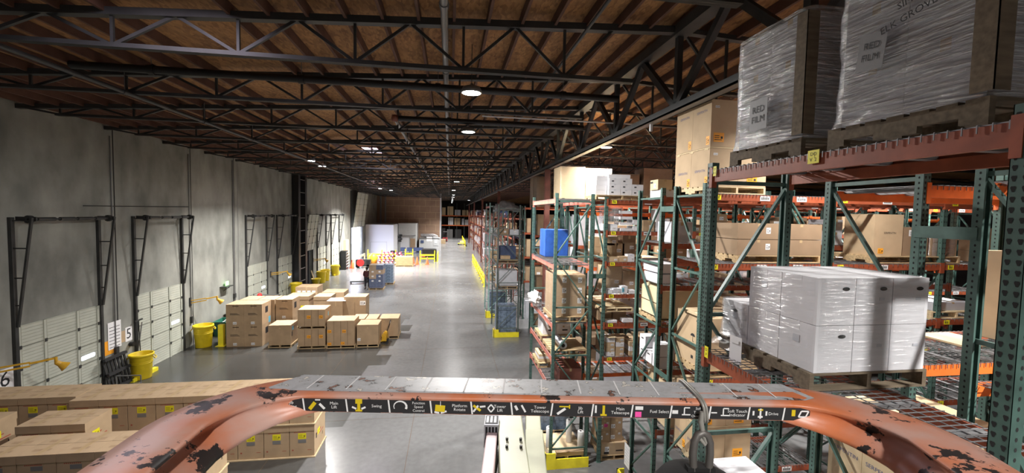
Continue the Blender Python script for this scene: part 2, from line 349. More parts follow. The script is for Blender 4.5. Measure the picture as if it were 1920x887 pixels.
def carton(x, y, z, w, d, h, k, label, group=None, rz=0, st=(), tape='f', text=(), bev=0, name='cardboard_box', cat='box', seams=0, kt='tape', gap=.004, prints=True):
    """x, y = centre; z = base"""
    w -= gap; d -= gap; m = MB(); m.cbox(0, 0, 0, w, d, h, k)
    if seams:                              # straps / panel joints down the front face, over the lid
        for i in range(1, seams): m.box(-w/2+w*i/seams-.006, -d/2-.0015, .01, -w/2+w*i/seams+.006, -d/2-.0002, h-.01, 'seam')
    if tape:
        a = .028 if min(w, d) > .3 else .018
        if tape == 'f':
            m.box(-a, -d/2, h, a, d/2, h+.001, kt); m.box(-a, -d/2-.001, h*.82, a, -d/2, h, kt); m.box(-.002, -d/2, h+.001, .002, d/2, h+.0015, 'seam')
        else:
            m.box(-w/2, -a, h, w/2, a, h+.001, kt); m.box(-w/2-.001, -a, h*.82, -w/2, a, h, kt); m.box(-w/2, -.002, h+.001, w/2, .002, h+.0015, 'seam')
    for t in text:                         # (face, u, v, size, string, ink)
        o, u, v, W, H_ = face_axes(t[0], w, d, h); m.text(t[4], t[3], o+u*(t[1]*W)+v*(t[2]*H_), u, v, t[5] if len(t) > 5 else 'ink', 1, .0015)
    o = O(name, m, None, (x, y, z), rz, label, cat, group, bev=bev)
    for s_ in st: sticker(o, w, d, h, s_)
    return o
def pallet(x, y, z, w, d, label, group=None, rz=0, k='wood', along='x', h=.14):
    """deck boards run along w; three stringers across, two-way entry seen on the front"""
    t = thing('wooden_pallet', label, 'pallet', (x, y, z), rz, group)
    def deck():
        m = MB(); n = 7
        for i in range(n):
            b = d/n*.78; yy = -d/2+b/2+(d-b)*i/(n-1); m.box(-w/2, yy-b/2, h-.02, w/2, yy+b/2, h, k)
        return m
    def bot():
        m = MB()
        for yy in (-d/2+.05, 0, d/2-.05): m.box(-w/2, yy-.05, 0, w/2, yy+.05, .018, k)
        return m
    def strg():
        m = MB(); a = h-.02     # notched stringer
        m.box(-.02, -d/2, .06, .02, d/2, a, k)
        for y0, y1 in ((-d/2, -d*.36), (-d*.14, d*.14), (d*.36, d/2)): m.box(-.02, y0, .018, .02, y1, .06, k)
        return m
    O('deck_boards', cached(('deck', w, d, k, h), deck), t); O('bottom_boards', cached(('bot', w, d, k, h), bot), t)
    for xx in (-w/2+.02, 0, w/2-.02): O('stringer', cached(('str', w, d, k, h), strg), t, (xx, 0, 0))
    return t
def film(x, y, z, w, d, h, k, label, group=None, rz=0, wob=.012, top=True, skirt=0, n=.05, name='stretch_wrap', seed=0):
    m = MB(); nu = max(4, int(2*(w+d)/n)); nv = max(4, int(h/n)); per = 2*(w+d); vs = []
    rr_ = min(.09, w*.2, d*.2); seg = [w-2*rr_, rr_*math.pi/2, d-2*rr_, rr_*math.pi/2]*2; seg[4] = w-2*rr_; per = sum(seg); base = []
    dirs = [(Vector((-w/2+rr_, -d/2, 0)), Vector((1, 0, 0)), Vector((0, -1, 0))), (Vector((w/2-rr_, -d/2+rr_, 0)), -math.pi/2, 0), (Vector((w/2, -d/2+rr_, 0)), Vector((0, 1, 0)), Vector((1, 0, 0))), (Vector((w/2-rr_, d/2-rr_, 0)), 0, 0),
            (Vector((w/2-rr_, d/2, 0)), Vector((-1, 0, 0)), Vector((0, 1, 0))), (Vector((-w/2+rr_, d/2-rr_, 0)), math.pi/2, 0), (Vector((-w/2, d/2-rr_, 0)), Vector((0, -1, 0)), Vector((-1, 0, 0))), (Vector((-w/2+rr_, -d/2+rr_, 0)), math.pi, 0)]
    for q in range(8):
        k_ = max(2, int(seg[q]/n)) if q % 2 == 0 else 4
        for i in range(k_):
            f_ = i/k_; o_, u_, n_ = dirs[q]
            if q % 2 == 0: base.append((o_+u_*(seg[q]*f_), n_))
            else: a_ = u_+math.pi/2*f_; v_ = Vector((math.cos(a_), math.sin(a_), 0)); base.append((o_+v_*rr_, v_))
    nu = len(base)
    for j in range(nv+1):
        for i in range(nu):
            t = per*i/nu; p, nn = base[i]
            zz = h*j/nv; a = noise.noise(Vector((t*3.1+seed, zz*9, seed)))*wob + (skirt*max(0, 1-zz/.18)**2 if skirt else 0)
            p = p+nn*(a+wob*1.1); p.z = zz+noise.noise(Vector((t*4+9, zz*3, seed)))*wob*(1 if 0 < j < nv else .4)
            vs.append(p)
    fs = [(j*nu+i, j*nu+(i+1) % nu, (j+1)*nu+(i+1) % nu, (j+1)*nu+i) for j in range(nv) for i in range(nu)]
    m.add(vs, fs, k, True)
    return O(name, m, None, (x, y, z), rz, label, 'stretch wrap', group)

# ------------------------------------------------------------------ pallet racking
PW = .085
def post_mesh(axis, side, H_, k, holes):
    def fn():
        m = MB(); A = (lambda u, v, z: (u, v, z)) if axis == 'x' else (lambda u, v, z: (v, u, z))
        sg = 1 if side == 0 else -1            # web faces -v for the front post
        def bx(u0, v0, z0, u1, v1, z1, kk):
            a = A(u0, v0*sg, z0); b = A(u1, v1*sg, z1); m.box(min(a[0], b[0]), min(a[1], b[1]), z0, max(a[0], b[0]), max(a[1], b[1]), z1, kk)
        bx(-PW/2, 0, 0, PW/2, .004, H_, k); bx(-PW/2, 0, 0, -PW/2+.004, .075, H_, k); bx(PW/2-.004, 0, 0, PW/2, .075, H_, k)
        bx(-PW/2, .071, 0, -PW/2+.02, .075, H_, k); bx(PW/2-.02, .071, 0, PW/2, .075, H_, k)
        bx(-PW/2-.02, -.02, 0, PW/2+.02, .09, .008, k)
        if holes:  # flat dark faces: the shade inside the holes is painted on
            z = .12
            while z < H_-.05:
                for c in (-.021, .021):       # teardrops: round head, narrow foot
                    pts = [(c-.008, z+.012), (c-.011, z+.004), (c-.004, z-.016), (c+.004, z-.016), (c+.011, z+.004), (c+.008, z+.012)]
                    m.add([A(a, -.0008*sg, b) for a, b in pts], [tuple(range(6))], 'hole')
                for e in (-1, 1):
                    m.add([A(e*(PW/2+.0008), (.038+.0085*math.cos(t))*sg, z+.012*math.sin(t)) for t in (0, 1.05, 2.09, 3.14, 4.19, 5.24)], [tuple(range(6))], 'hole')
                z += .0508 if holes == 1 else .1016
        return m
    return cached(('post', axis, side, H_, k, holes), fn)
def rack(axis, x0, y0, length, nb, depth, H_, levels, label, k='green', bk='bred', deck=True, holes=1, labels=0, group=None, zigs=None, decklv=None, kb_front=None, z_b=.11, skip=(), flip=False):
    """runs along axis from (x0, y0); v (depth) goes along the other axis"""
    t = thing('pallet_rack', label, 'storage rack', (x0, y0, 0), 0, group)
    A = (lambda u, v, z=0: Vector((u, v, z))) if axis == 'x' else (lambda u, v, z=0: Vector((v, u, z)))
    bay = length/nb
    def brace():
        m = MB(); zs = [q*H_/7.05 for q in (.45, 1.65, 2.9, 4.15, 5.45, 6.85)]; n = 5
        up = (1, 0, 0) if axis == 'x' else (0, 1, 0)
        for i, z in enumerate(zs):
            m.beam(A(0, .04, z), A(0, depth-.04, z), .032, .04, k, (0, 0, 1))
            if i < n:
                a, b = (.05, depth-.05) if (i % 2 == 0) != flip else (depth-.05, .05)
                m.beam(A(0, a, z+.04), A(0, b, zs[i+1]-.04), .03, .04, k, up)
        return m
    for i in range(nb+1):
        if i in skip: continue
        fr = O('upright_frame', cached(('brace', axis, depth, H_, k, flip), brace), t, A(bay*i, 0))
        O('post', post_mesh(axis, 0, H_, k, holes), fr, A(0, 0)); O('post', post_mesh(axis, 1, H_, k, holes), fr, A(0, depth))
    def beam_m(side, bkk):
        def fn():
            m = MB(); L_ = bay-PW; sg = 1 if side == 0 else -1
            def bx(u0, v0, z0, u1, v1, z1, kk):
                a = A(u0, v0*sg, z0); b = A(u1, v1*sg, z1); m.box(min(a[0], b[0]), min(a[1], b[1]), min(z0, z1), max(a[0], b[0]), max(a[1], b[1]), max(z0, z1), kk)
            bx(PW/2, .008, -z_b, PW/2+L_, .052, -.025, bkk); bx(PW/2, .008, -.025, PW/2+L_, .03, 0, bkk)
            for u in (PW/2-.045, PW/2+L_-.004): bx(u, -.006, -z_b-.06, u+.049, .0, .03, bkk); 
            for u in (PW/2, PW/2+L_-.004): bx(u, -.006, -z_b-.06, u+.004, .05, .03, bkk)
            return m
        return cached(('beam', axis, side, round(bay, 3), bkk, z_b), fn)
    def deck_m(w):
        def fn():
            m = MB(); n = 9 if holes == 1 else 6; g = 'galv'
            nu = int(w/.062) if holes == 1 else int(w/.1)
            for i in range(nu+1):
                u = -w/2+w*i/nu; a = A(u-.003, -.004); b = A(u+.003, depth+.004)
                m.box(min(a.x, b.x), min(a.y, b.y), .004, max(a.x, b.x), max(a.y, b.y), .010, g)
                for v in (-.006, depth+.001):
                    a = A(u-.003, v); b = A(u+.003, v+.005); m.box(min(a.x, b.x), min(a.y, b.y), -.035, max(a.x, b.x), max(a.y, b.y), .008, g)
            for j in range(n+1):
                v = .01+(depth-.02)*j/n; a = A(-w/2, v-.003); b = A(w/2, v+.003); m.box(a.x, a.y, .0, b.x, b.y, .006, g)
            for u in (-w*.36, 0, w*.36):
                a = A(u-.035, .035); b = A(u+.035, depth-.035); m.box(min(a.x, b.x), min(a.y, b.y), -.03, max(a.x, b.x), max(a.y, b.y), -.002, g)
            return m
        return cached(('wdeck', axis, round(w, 3), round(depth, 3), holes), fn)
    for b in range(nb):
        for li, z in enumerate(levels):
            for side in (0, 1):
                bkk = bk if isinstance(bk, str) else bk[li % len(bk)]
                if side == 0 and kb_front: bkk = kb_front
                o = O('load_beam', beam_m(side, bkk), t, A(bay*b, 0 if side == 0 else depth, z))
                if labels and side == 0 and axis == 'x':
                    for q, (u, s_, kk) in enumerate(((.14, .13, 'stick_y'), (bay*.42, .2, 'stick_w'), (bay*.72, .2, 'stick_w'))):
                        m = MB(); m.plate((u, -.0015+.008, -z_b+.012), (1, 0, 0), (0, 0, 1), s_, .085, kk, .002)
                        for r in range(3 if kk == 'stick_y' else 7): m.box(u+.02+r*(.03 if kk == 'stick_y' else .023), .0035, -z_b+.03, u+.035+r*(.03 if kk == 'stick_y' else .023), .0045, -z_b+.075, 'ink')
                        O('location_label', m, o)
            if deck and (decklv is None or li in decklv):
                w = (bay-.1)/2
                for q in (0, 1): O('wire_deck', deck_m(w), t, A(bay*b+.05+w*(q+.5), 0, z))
    return t

BULK = MB()
def bulk(x, y, z, w, d, h, k, *a, **kw):
    """the countless far loads, a few pixels each"""
    B = (x-w/2+.002, y-d/2+.002, z, x+w/2-.002, y+d/2-.002, z+h); BULK.box(*B, k); BULK.box(x-.03, B[1]-.001, z+h*.8, x+.03, B[1], z+h, 'tape'); BULK.box(x-.03, B[1], z+h, x+.03, B[4], z+h+.001, 'tape')
    BULK.box(x+w*.1, B[1]-.002, z+h*.45, x+w*.3, B[1]-.001, z+h*.65, 'stick_w'); BULK.box(B[0]-.002, y-d*.1, z+h*.5, B[0]-.001, y+d*.15, z+h*.68, 'stick_w')
# ------------------------------------------------------------------ the building
XL, XG, XR = -12.0, 4.35, 30.0            # dock wall, girder line, far side wall
YB, YN, YF = 73.0, -12.0, 118.0           # partition, wall behind the lift, far end
def roof_z(x): return 9.45+(x+12)/16.35*.85 if x < XG else 10.3-(x-XG)/16.35*.85
m = MB(); m.box(XL-.3, YN-.3, -.2, XR+.3, YF+.3, 0, 'floor'); struct('floor', m)
# control joints in the slab
m = MB()
for x in (-9.4, -4.6, -1.05, 2.05): m.box(x-.006, YN, .0005, x+.006, 110, .0015, 'seam')
for y in (3, 9.6, 13.4, 20.2, 27, 34, 41, 48, 56, 64): m.box(XL, y-.005, .0005, 3, y+.005, .0015, 'seam')
struct('trim_1', m)
# dock wall with its two open doorways
D5 = (36.6, 39.35, 3.05); D8 = (54.0, 60.6, 4.45)
def wall_y(m, x0, x1, y0, y1, z1, holes, k):
    y = y0
    for a, b, h in sorted(holes):
        m.box(x0, y, 0, x1, a, z1, k); m.box(x0, a, h, x1, b, z1, k); y = b
    m.box(x0, y, 0, x1, y1, z1, k)
m = MB(); wall_y(m, XL-.22, XL, YN-.3, YF, 9.5, [D5, D8], 'concrete'); struct('wall_left', m)
m = MB()
for px, py in ((212, 300), (357, 330), (438, 340), (445, 340), (640, 400)):
    y = at(px, py, X=XL).y; m.box(XL, y-.025, 0, XL+.004, y+.025, 9.4, 'hole' if px != 445 else 'steelgrey')
struct('trim_2', m)
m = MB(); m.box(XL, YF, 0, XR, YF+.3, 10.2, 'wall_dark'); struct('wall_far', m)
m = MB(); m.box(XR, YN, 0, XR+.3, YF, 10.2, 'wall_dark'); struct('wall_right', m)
m = MB(); m.box(XL, YN-.3, 0, XR, YN, 10.2, 'concrete'); struct('wall_back', m)
# partition of framed brown board across the end of the dock
xp = at(826, 420, Y=YB).x; m = MB(); m.box(XL, YB, 0, xp-.12, YB+.15, 9.9, 'kraft')
m.box(XL, YB-.03, 0, at(705, 400, Y=YB).x, YB-.002, 9.6, 'concrete')
for r in range(7):
    zz = 3.4+r*1.05; m.box(at(724, 400, Y=YB).x, YB-.012, zz, xp-.12, YB-.001, zz+.04, 'cardpale')
    for q in range(6):
        xx = at(724, 400, Y=YB).x+1.2+q*1.75+(r % 2)*.8
        if xx < xp-.3: m.box(xx-.02, YB-.012, zz, xx+.02, YB-.001, zz+1.05, 'cardpale')
struct('wall_partition', m)
m = MB(); m.box(xp-.12, YB-.05, 0, xp+.1, YB+.3, 9.9, 'office'); struct('trim_3', m)
# roof deck, sloping gently up to the girder, with skylight openings
SKY = [(-5.1, -3.7, 5.15, 6.65), (-8.4, -6.9, 27.0, 28.9), (-8.6, -7.0, 44.5, 46.5)]
_a = at(672, 280, Z=9.7); _b = at(720, 292, Z=9.7); SKY[1] = (_a.x, _b.x, min(_a.y, _b.y), min(_a.y, _b.y)+2.0)
def slab(m, x0, x1, y0, y1, k='osb'):
    if x1 <= x0 or y1 <= y0: return
    for a, b in ((x0, min(x1, XG)), (max(x0, XG), x1)):
        if b > a:
            za, zb = roof_z(a), roof_z(b)
            m.add([(a, y0, za), (b, y0, zb), (b, y1, zb), (a, y1, za), (a, y0, za+.12), (b, y0, zb+.12), (b, y1, zb+.12), (a, y1, za+.12)], [(0, 1, 2, 3), (7, 6, 5, 4), (0, 4, 5, 1), (1, 5, 6, 2), (2, 6, 7, 3), (3, 7, 4, 0)], k)
m = MB(); y = YN-.3
for x0, x1, y0, y1 in SKY:
    slab(m, XL-.3, XR+.3, y, y0); slab(m, XL-.3, x0, y0, y1); slab(m, x1, XR+.3, y0, y1); y = y1
slab(m, XL-.3, XR+.3, y, YF+.3); struct('ceiling', m)
for i, (x0, x1, y0, y1) in enumerate(SKY):
    m = MB(); z = roof_z(x0)+.08; z2 = roof_z(x1)+.08
    m.add([(x0-.05, y0-.05, z), (x1+.05, y0-.05, z2), (x1+.05, y1+.05, z2), (x0-.05, y1+.05, z)], [(0, 1, 2, 3)], 'sky')
    w = struct('window_%d' % (i+1), m); f = MB()
    f.box(x0-.04, y0-.04, z-.1, x1+.04, y0, z2+.14, 'steel'); f.box(x0-.04, y1, z-.1, x1+.04, y1+.04, z2+.14, 'steel'); f.box((x0+x1)/2-.03, y0, z-.06, (x0+x1)/2+.03, y1, z2+.05, 'steel')
    struct('skylight_curb', f, w)
# joists under the deck
def joist_m(x):
    m = MB(); z = roof_z(x)-.005; m.box(-.025, YN, z-.2, .025, 112, z, 'joist'); return m
x = XL+.45; i = 0
while x < 13:
    if not any(a-.05 < x < b+.05 for a, b, c, d in SKY[:1]):
        O('roof_joist', joist_m(x), None, (x, 0, 0), 0, 'brown timber joist running the length of the bay under the roof boards', 'joist', 'roof joists')
    x += .61; i += 1
# bar trusses spanning from the dock wall to the girder
TZ = 9.04
def chord_bot():
    m = MB(); m.box(XL+.95, -.065, TZ, XG-.95, -.012, TZ+.07, 'steel'); m.box(XL+.95, .012, TZ, XG-.95, .065, TZ+.07, 'steel'); m.box(XL+.95, -.055, TZ, XG-.95, .055, TZ+.008, 'steel'); return m
def chord_top():
    m = MB(); a = (XL, 0, roof_z(XL)-.2); b = (XG-.05, 0, roof_z(XG)-.2); m.beam(a, b, .15, .12, 'steel'); return m
PAN = 1.86
web_pts = []
xx = XL+1.05
while xx < XG-.95: web_pts.append(xx); xx += PAN
def truss(y, n):
    t = thing('roof_truss', ORD[n]+' dark steel bar truss from the near end, spanning to the dock wall', 'roof truss', (0, y, 0))
    O('bottom_chord', cached(('tb',), chord_bot), t); O('top_chord', cached(('tt',), chord_top), t)
    for j, x in enumerate(web_pts):
        def wv(x=x): m = MB(); m.beam((x, 0, TZ+.04), (x, 0, roof_z(x)-.2), .045, .045, 'steel', (0, 1, 0)); return m
        def wl(x=x): m = MB(); m.beam((x, 0, TZ+.04), (max(x-PAN/2, XL+.05), 0, roof_z(x-PAN/2)-.22), .05, .05, 'steel', (0, 1, 0)); return m
        def wr(x=x): m = MB(); m.beam((x, 0, TZ+.04), (min(x+PAN/2, XG-.1), 0, roof_z(min(x+PAN/2, XG-.1))-.22), .05, .05, 'steel', (0, 1, 0)); return m
        O('vertical_web', cached(('wv', j), wv), t); O('diagonal_web', cached(('wl', j), wl), t); O('diagonal_web', cached(('wr', j), wr), t)
TY = [4.72+3.05*k for k in range(27)]
for n, y in enumerate(TY): truss(y, n)
# trusses on the far side of the girder (plain, short of sight behind the racks)
def truss_r(y, n):
    t = thing('roof_truss', ORD[n]+' dark steel bar truss from the near end, running right from the girder', 'roof truss', (0, y, 0))
    m = MB(); m.beam((XG+.05, 0, roof_z(XG)-.2), (XR, 0, roof_z(XR)-.2), .13, .09, 'steel'); O('top_chord', cached(('rt',), lambda: m), t)
    m2 = MB(); m2.box(XG+.95, -.055, TZ-.1, XR-.9, .055, TZ-.05, 'steel'); O('bottom_chord', cached(('rb',), lambda: m2), t)
    x = XG+1.0; j = 0
    while x < 16:
        def wv(x=x): q = MB(); q.beam((x, 0, TZ-.08), (x+.93, 0, roof_z(x+.93)-.2), .05, .05, 'steel', (0, 1, 0)); q.beam((x, 0, TZ-.08), (x-.93, 0, roof_z(x-.93)-.2), .05, .05, 'steel', (0, 1, 0)); q.beam((x, 0, TZ-.08), (x, 0, roof_z(x)-.2), .045, .045, 'steel', (0, 1, 0)); return q
        O('web', cached(('rw', j), wv), t); x += PAN; j += 1
for n, y in enumerate(TY[:14]): truss_r(y, n)
# the deep girder along the rack side, on red columns
GZ = 8.55; g = thing('girder_truss', 'deep dark steel girder running down the aisle above the rack ends', 'girder', (XG, 0, 0))
m = MB(); m.box(-.11, YN, GZ, .11, 112, GZ+.03, 'steelgrey'); m.box(-.11, YN, GZ, -.08, 112, GZ+.14, 'steel'); m.box(.08, YN, GZ, .11, 112, GZ+.14, 'steel'); O('bottom_chord', m, g)
m = MB(); m.box(-.14, YN, 9.98, .14, 112, 10.18, 'steel'); O('top_chord', m, g)
y = 1.67; j = 0
while y < 92:
    def gv(): q = MB(); q.beam((0, 0, GZ+.1), (0, 0, 10.0), .11, .11, 'steel', (0, 1, 0)); return q
    def gd(s=1): q = MB(); q.beam((0, 0, GZ+.1), (0, s*1.5, 10.0), .13, .11, 'steel', (1, 0, 0)); return q
    O('vertical_web', cached(('gv',), gv), g, (0, y, 0)); O('diagonal_web', cached(('gd', 1), gd), g, (0, y, 0)); O('diagonal_web', cached(('gd', -1), lambda: gd(-1)), g, (0, y, 0))
    y += 3.05; j += 1
m = MB()
for (a, b) in ((-.1, -.075), (.075, .1)): m.box(-.11, a, 0, .11, b, GZ, 'column')
m.box(-.015, -.1, 0, .015, .1, GZ, 'column'); m.box(-.2, -.2, 0, .2, .2, .02, 'column')
cm = m.mesh('steel_column')
for j, y in enumerate((18.6, 37.5, 56.5, 75.5, 94.5)):
    O('steel_column', cm, None, (XG-.02, y, 0), 0, 'dull red steel column under the girder, '+ORD[j]+' one down the aisle', 'column')
# pipes and conduits hung under the roof
def pipe(nm, p, q, r, k, label, cat='pipe', couple=0):
    m = MB(); m.cyl(p, q, r, k, n=12); p = Vector(p); q = Vector(q); d = (q-p).normalized()
    o = O(nm, m, None, (0, 0, 0), 0, label, cat)
    if couple:
        L_ = (q-p).length; c = MB(); u = couple*.5
        while u < L_: c.cyl(p+d*(u-.06), p+d*(u+.06), r*1.25, k, n=12); c.beam(p+d*u+Vector((0, 0, r)), p+d*u+Vector((0, 0, .55)), .012, .012, 'steelgrey'); u += couple
        O('pipe_hanger', c, o)
    return o
pipe('sprinkler_pipe', (-7.8, 10.15, 9.42), (4.1, 10.15, 9.42), .085, 'black', 'thick black sprinkler pipe crossing under the roof between the nearest trusses', couple=3)
pipe('sprinkler_pipe', (-1.55, 13.2, 9.32), (4.2, 13.2, 9.32), .085, 'black', 'black sprinkler main ending in a red elbow beyond the nearest lamp', couple=3)
pipe('sprinkler_pipe', (-1.66, 13.32, 9.32), (-1.66, 70, 9.32), .06, 'steelgrey', 'grey pipe running down the aisle from the red elbow', couple=3.05)
m = MB(); m.lathe([(.001, -.1), (.09, -.09), (.11, 0), (.09, .09), (.001, .1)], 'column', 12, (-1.66, 13.2, 9.32)); O('pipe_elbow', m, None, label='dull red pipe elbow joining two sprinkler pipes under the roof', cat='pipe fitting')
pipe('sprinkler_pipe', (-.12, 2, 9.62), (-.12, 70, 9.62), .06, 'steelgrey', 'dark pipe running down the aisle straight above the nearest lamp row', couple=3.05)
pipe('conduit', (-7.1, 6, 9.02), (-7.1, 70, 9.02), .045, 'steel', 'long dark conduit carrying the lamps along the dock side', couple=3.05)
pipe('conduit', (2.3, 2, 9.7), (2.3, 60, 9.7), .03, 'steel', 'thin dark conduit between the lamp row and the girder')
pipe('conduit', (.8, 11.0, 9.02), (7, 11.0, 9.02), .02, 'office', 'thin pale conduit crossing under the girder')
m = MB(); m.box(XG-.02, 8.8, GZ-.16, XG+.03, 8.86, GZ, 'office'); O('sensor_box', m, None, label='small white sensor under the girder chord', cat='sensor')
# high-bay lamps
def lamp_thing(p, label):
    t = thing('highbay_lamp', label, 'lamp', p)
    m = MB(); m.lathe([(.001, .135), (.06, .13), (.18, .12), (.215, .05), (.21, .0), (.195, .0), (.195, .012)], 'steelgrey', 20); O('housing', cached(('lh',), lambda: m), t)
    m2 = MB(); m2.lathe([(.001, .004), (.195, .006)], 'lamp', 20); O('lens', cached(('ll',), lambda: m2), t)
    m3 = MB(); m3.cyl((0, 0, .12), (0, 0, .2), .03, 'steelgrey'); m3.cyl((0, 0, .2), (0, 0, max(.25, roof_z(p[0])-p[2]-.1)), .008, 'steel'); O('hanger', m3, t)
    return t
LAMPS = []
for (px, py), w in (((884, 175), 'nearest lamp over the aisle'), ((878, 248), 'second lamp over the aisle'), ((856, 341), 'third lamp over the aisle'), ((851, 357), 'fourth lamp over the aisle'),
                    ((583, 302), 'nearer of the two lamps over the docks'), ((604, 312), 'farther of the two lamps over the docks'), ((713, 354), 'bright lamp over the far docks'), ((733, 357), 'small lamp before the brown partition'), ((1137, 277), 'lamp right of the girder above the racks')):
    LAMPS.append((at(px, py, Z=9.0), 'round white high-bay lamp, '+w))
for yy in (58, 66, 75, 84, 93, 103): LAMPS.append((Vector((.5, yy, 9)), 'tiny far white lamp over the aisle, %s of the distant row, last one added' % ORD[(58, 66, 75, 84, 93, 103).index(yy)]))  # the farthest lamp is added, to brighten the rack at the aisle end
for i, (p, l) in enumerate(LAMPS): lamp_thing(p, l)
OFF = [(.4, -4, 9), (6.8, -.6, 9), (6.5, 5.6, 9), (8, 24, 9), (8, 38, 9), (13, 8.8, 9), (13, 15, 9)]
# ------------------------------------------------------------------ dock doors on the left wall
DH = 3.08
def door_panel(w, h=DH, rows=5, cols=3):
    def fn():
        m = MB(); sh = h/rows                    # local: width along y, out of the wall = +x
        for r in range(rows):
            z0 = r*sh+.02; z1 = (r+1)*sh-.02; n = 6
            for i in range(n):
                a = z0+(z1-z0)*i/n; b = z0+(z1-z0)*(i+1)/n
                m.box(0, -w/2, a, .022, w/2, b-.012, 'door'); m.box(0, -w/2, b-.012, .012, w/2, b, 'doordark')
            m.box(0, -w/2, r*sh, .03, w/2, r*sh+.018, 'doordark'); m.box(0, -w/2, (r+1)*sh-.018, .03, w/2, (r+1)*sh, 'door')
            m.box(.012, -w/2, r*sh-.006, .031, w/2, r*sh+.006, 'hole')
        for y in [-w/2+.03]+[-w/2+w*(.29 if c == 1 else .70) for c in range(1, cols)]+[w/2-.03]:
            m.box(0, y-.045, 0, .05, y+.045, h, 'door'); m.box(0, y+.03, 0, .052, y+.05, h, 'doordark')
            for r in range(1, rows): m.cbox(.055, y, r*sh-.05, .03, .07, .1, 'steel')
        return m
    return cached(('dpanel', round(w, 2), h, rows, cols), fn)
def rail_pair(t, w, h=DH, top=6.15, out=.55):
    def upright():
        m = MB(); m.box(.0, -.05, 0, .09, .05, top, 'steel'); m.beam((.12, 0, h), (out, 0, top), .05, .06, 'steel', (0, 1, 0))
        return m
    def rung(f):
        m = MB(); z = h+(top-h)*f; m.beam((.05, 0, z), (.1+(out-.1)*f, 0, z), .035, .035, 'steel', (0, 0, 1)); return m
    for s in (-1, 1):
        tr = O('lift_track', cached(('track', h, top), upright), t, (0, s*(w/2+.08), 0))
        for f in (.2, .45, .72, .97): O('rung', cached(('rung', h, top, f), lambda: rung(f)), tr)
    m = MB(); m.cyl((.42, -w/2-.1, top-.05), (.42, w/2+.1, top-.05), .025, 'steel')
    for a, b in ((-.42, -.22), (-.16, .02), (.06, .26), (.3, .44)): m.cyl((.42, a*w, top-.05), (.42, b*w, top-.05), .055, 'steel')
    O('torsion_shaft', m, t)
    for s in (-1, 1):
        m = MB(); m.cyl((.42, s*(w/2)-.05, top-.05), (.42, s*(w/2)+.05, top-.05), .11, 'steel'); m.box(.1, s*(w/2)-.02, top-.1, .6, s*(w/2)+.02, top+.02, 'steel'); O('cable_drum', m, t)
    m = MB(); m.box(0, -w/2-.12, 0, .02, -w/2-.02, h, 'steel'); m.box(0, w/2+.02, 0, .02, w/2+.12, h, 'steel'); O('door_jamb', m, t)
def dock_door(n, y0, y1, cols=3, win=True, opened=False, h=DH, lift=3.1):
    w = y1-y0-.16; t = thing('door_%d' % n, None, None, (XL+.006, (y0+y1)/2, 0)); t['kind'] = 'structure'
    p = O('door_panel', door_panel(w, h, 5, cols), t)
    if opened:
        p.location = (.16, 0, lift); p.rotation_euler = (0, R(8.0), 0)
    elif win:
        m = MB(); yc = w*.33; pts = []
        for i in range(16):
            a = 2*math.pi*i/16; pts.append((.028, yc+(.21 if math.cos(a) > 0 else -.21)+.075*math.cos(a), h*.47+.075*math.sin(a)))
        m.add(pts, [tuple(range(16))], 'pane'); O('door_window', m, p)
    rail_pair(t, w, h, top=6.15)
    return t
dock_door(1, 13.5, 16.42); dock_door(2, 18.05, 20.98); dock_door(3, 27.05, 29.9); dock_door(4, 31.62, 34.4)
dock_door(5, 36.6, 39.35, opened=True, cols=3); dock_door(6, 40.7, 43.5); dock_door(7, 45.3, 48.4)
# the drive-in door, rolled up on inclined tracks
t = thing('door_8', None, None, (XL+.006, 57.3, 0)); t['kind'] = 'structure'
p = O('door_panel', door_panel(6.5, 4.4, 6, 5), t, (.3, 0, 4.5)); p.rotation_euler = (0, R(7), 0)
m = MB(); m.box(0, -3.4, 0, .12, -3.3, 9, 'steel'); m.box(0, 3.3, 0, .12, 3.4, 9, 'steel'); O('lift_track', m, t)
# trailer backed on to the open dock, daylight beyond its gap
m = MB(); y0, y1, h = D5; xo = XL-.25
m.box(xo-6, y0-.1, 0, xo, y0, h+.1, 'darkbox'); m.box(xo-6, y1, 0, xo, y1+.1, h+.1, 'darkbox'); m.box(xo-6, y0-.1, h, xo, y1+.1, h+.1, 'darkbox'); m.box(xo-6.1, y0-.1, 0, xo-6, y1+.1, h+.1, 'darkbox'); m.box(xo-6, y0-.1, -.1, xo, y1+.1, 0, 'darkbox')
O('trailer', m, None, label='dark trailer interior backed up to the open dock door', cat='trailer')
m = MB(); m.box(-.02, -.3, 0, .02, .3, .55, 'stick_b'); m.box(-.02, -.3, .6, .02, .25, 1.3, 'paper'); o = O('wrapped_freight', m, None, (XL-1.2, 38.2, .9), label='pale wrapped freight inside the dark trailer', cat='freight')
m = MB(); m.box(XL-1.5, 37.7, .001, XL-.9, 38.6, .9, 'darkbox'); O('freight_stand', m, None, label='dark crate under the pale freight in the trailer', cat='crate')
# yard outside the drive-in door
m = MB(); m.box(-70, 30, -.35, XL-.25, 90, -.1, 'asphalt'); struct('ground', m)
# black steel riser pair with rungs between doors
t = thing('service_ladder', 'pair of black steel uprights with rungs rising to the roof between two dock doors', 'steel frame', (XL, 0, 0))
for y in (34.75, 36.3):
    m = MB(); m.box(.06, y-.2, 0, .5, y+.22, 9.3, 'black'); O('upright', m, t)
for i in range(9):
    m = MB(); z = .9+i*1.0; m.beam((.45, 34.9, z), (.45, 36.2, z), .05, .05, 'steelgrey'); O('rung', m, t)
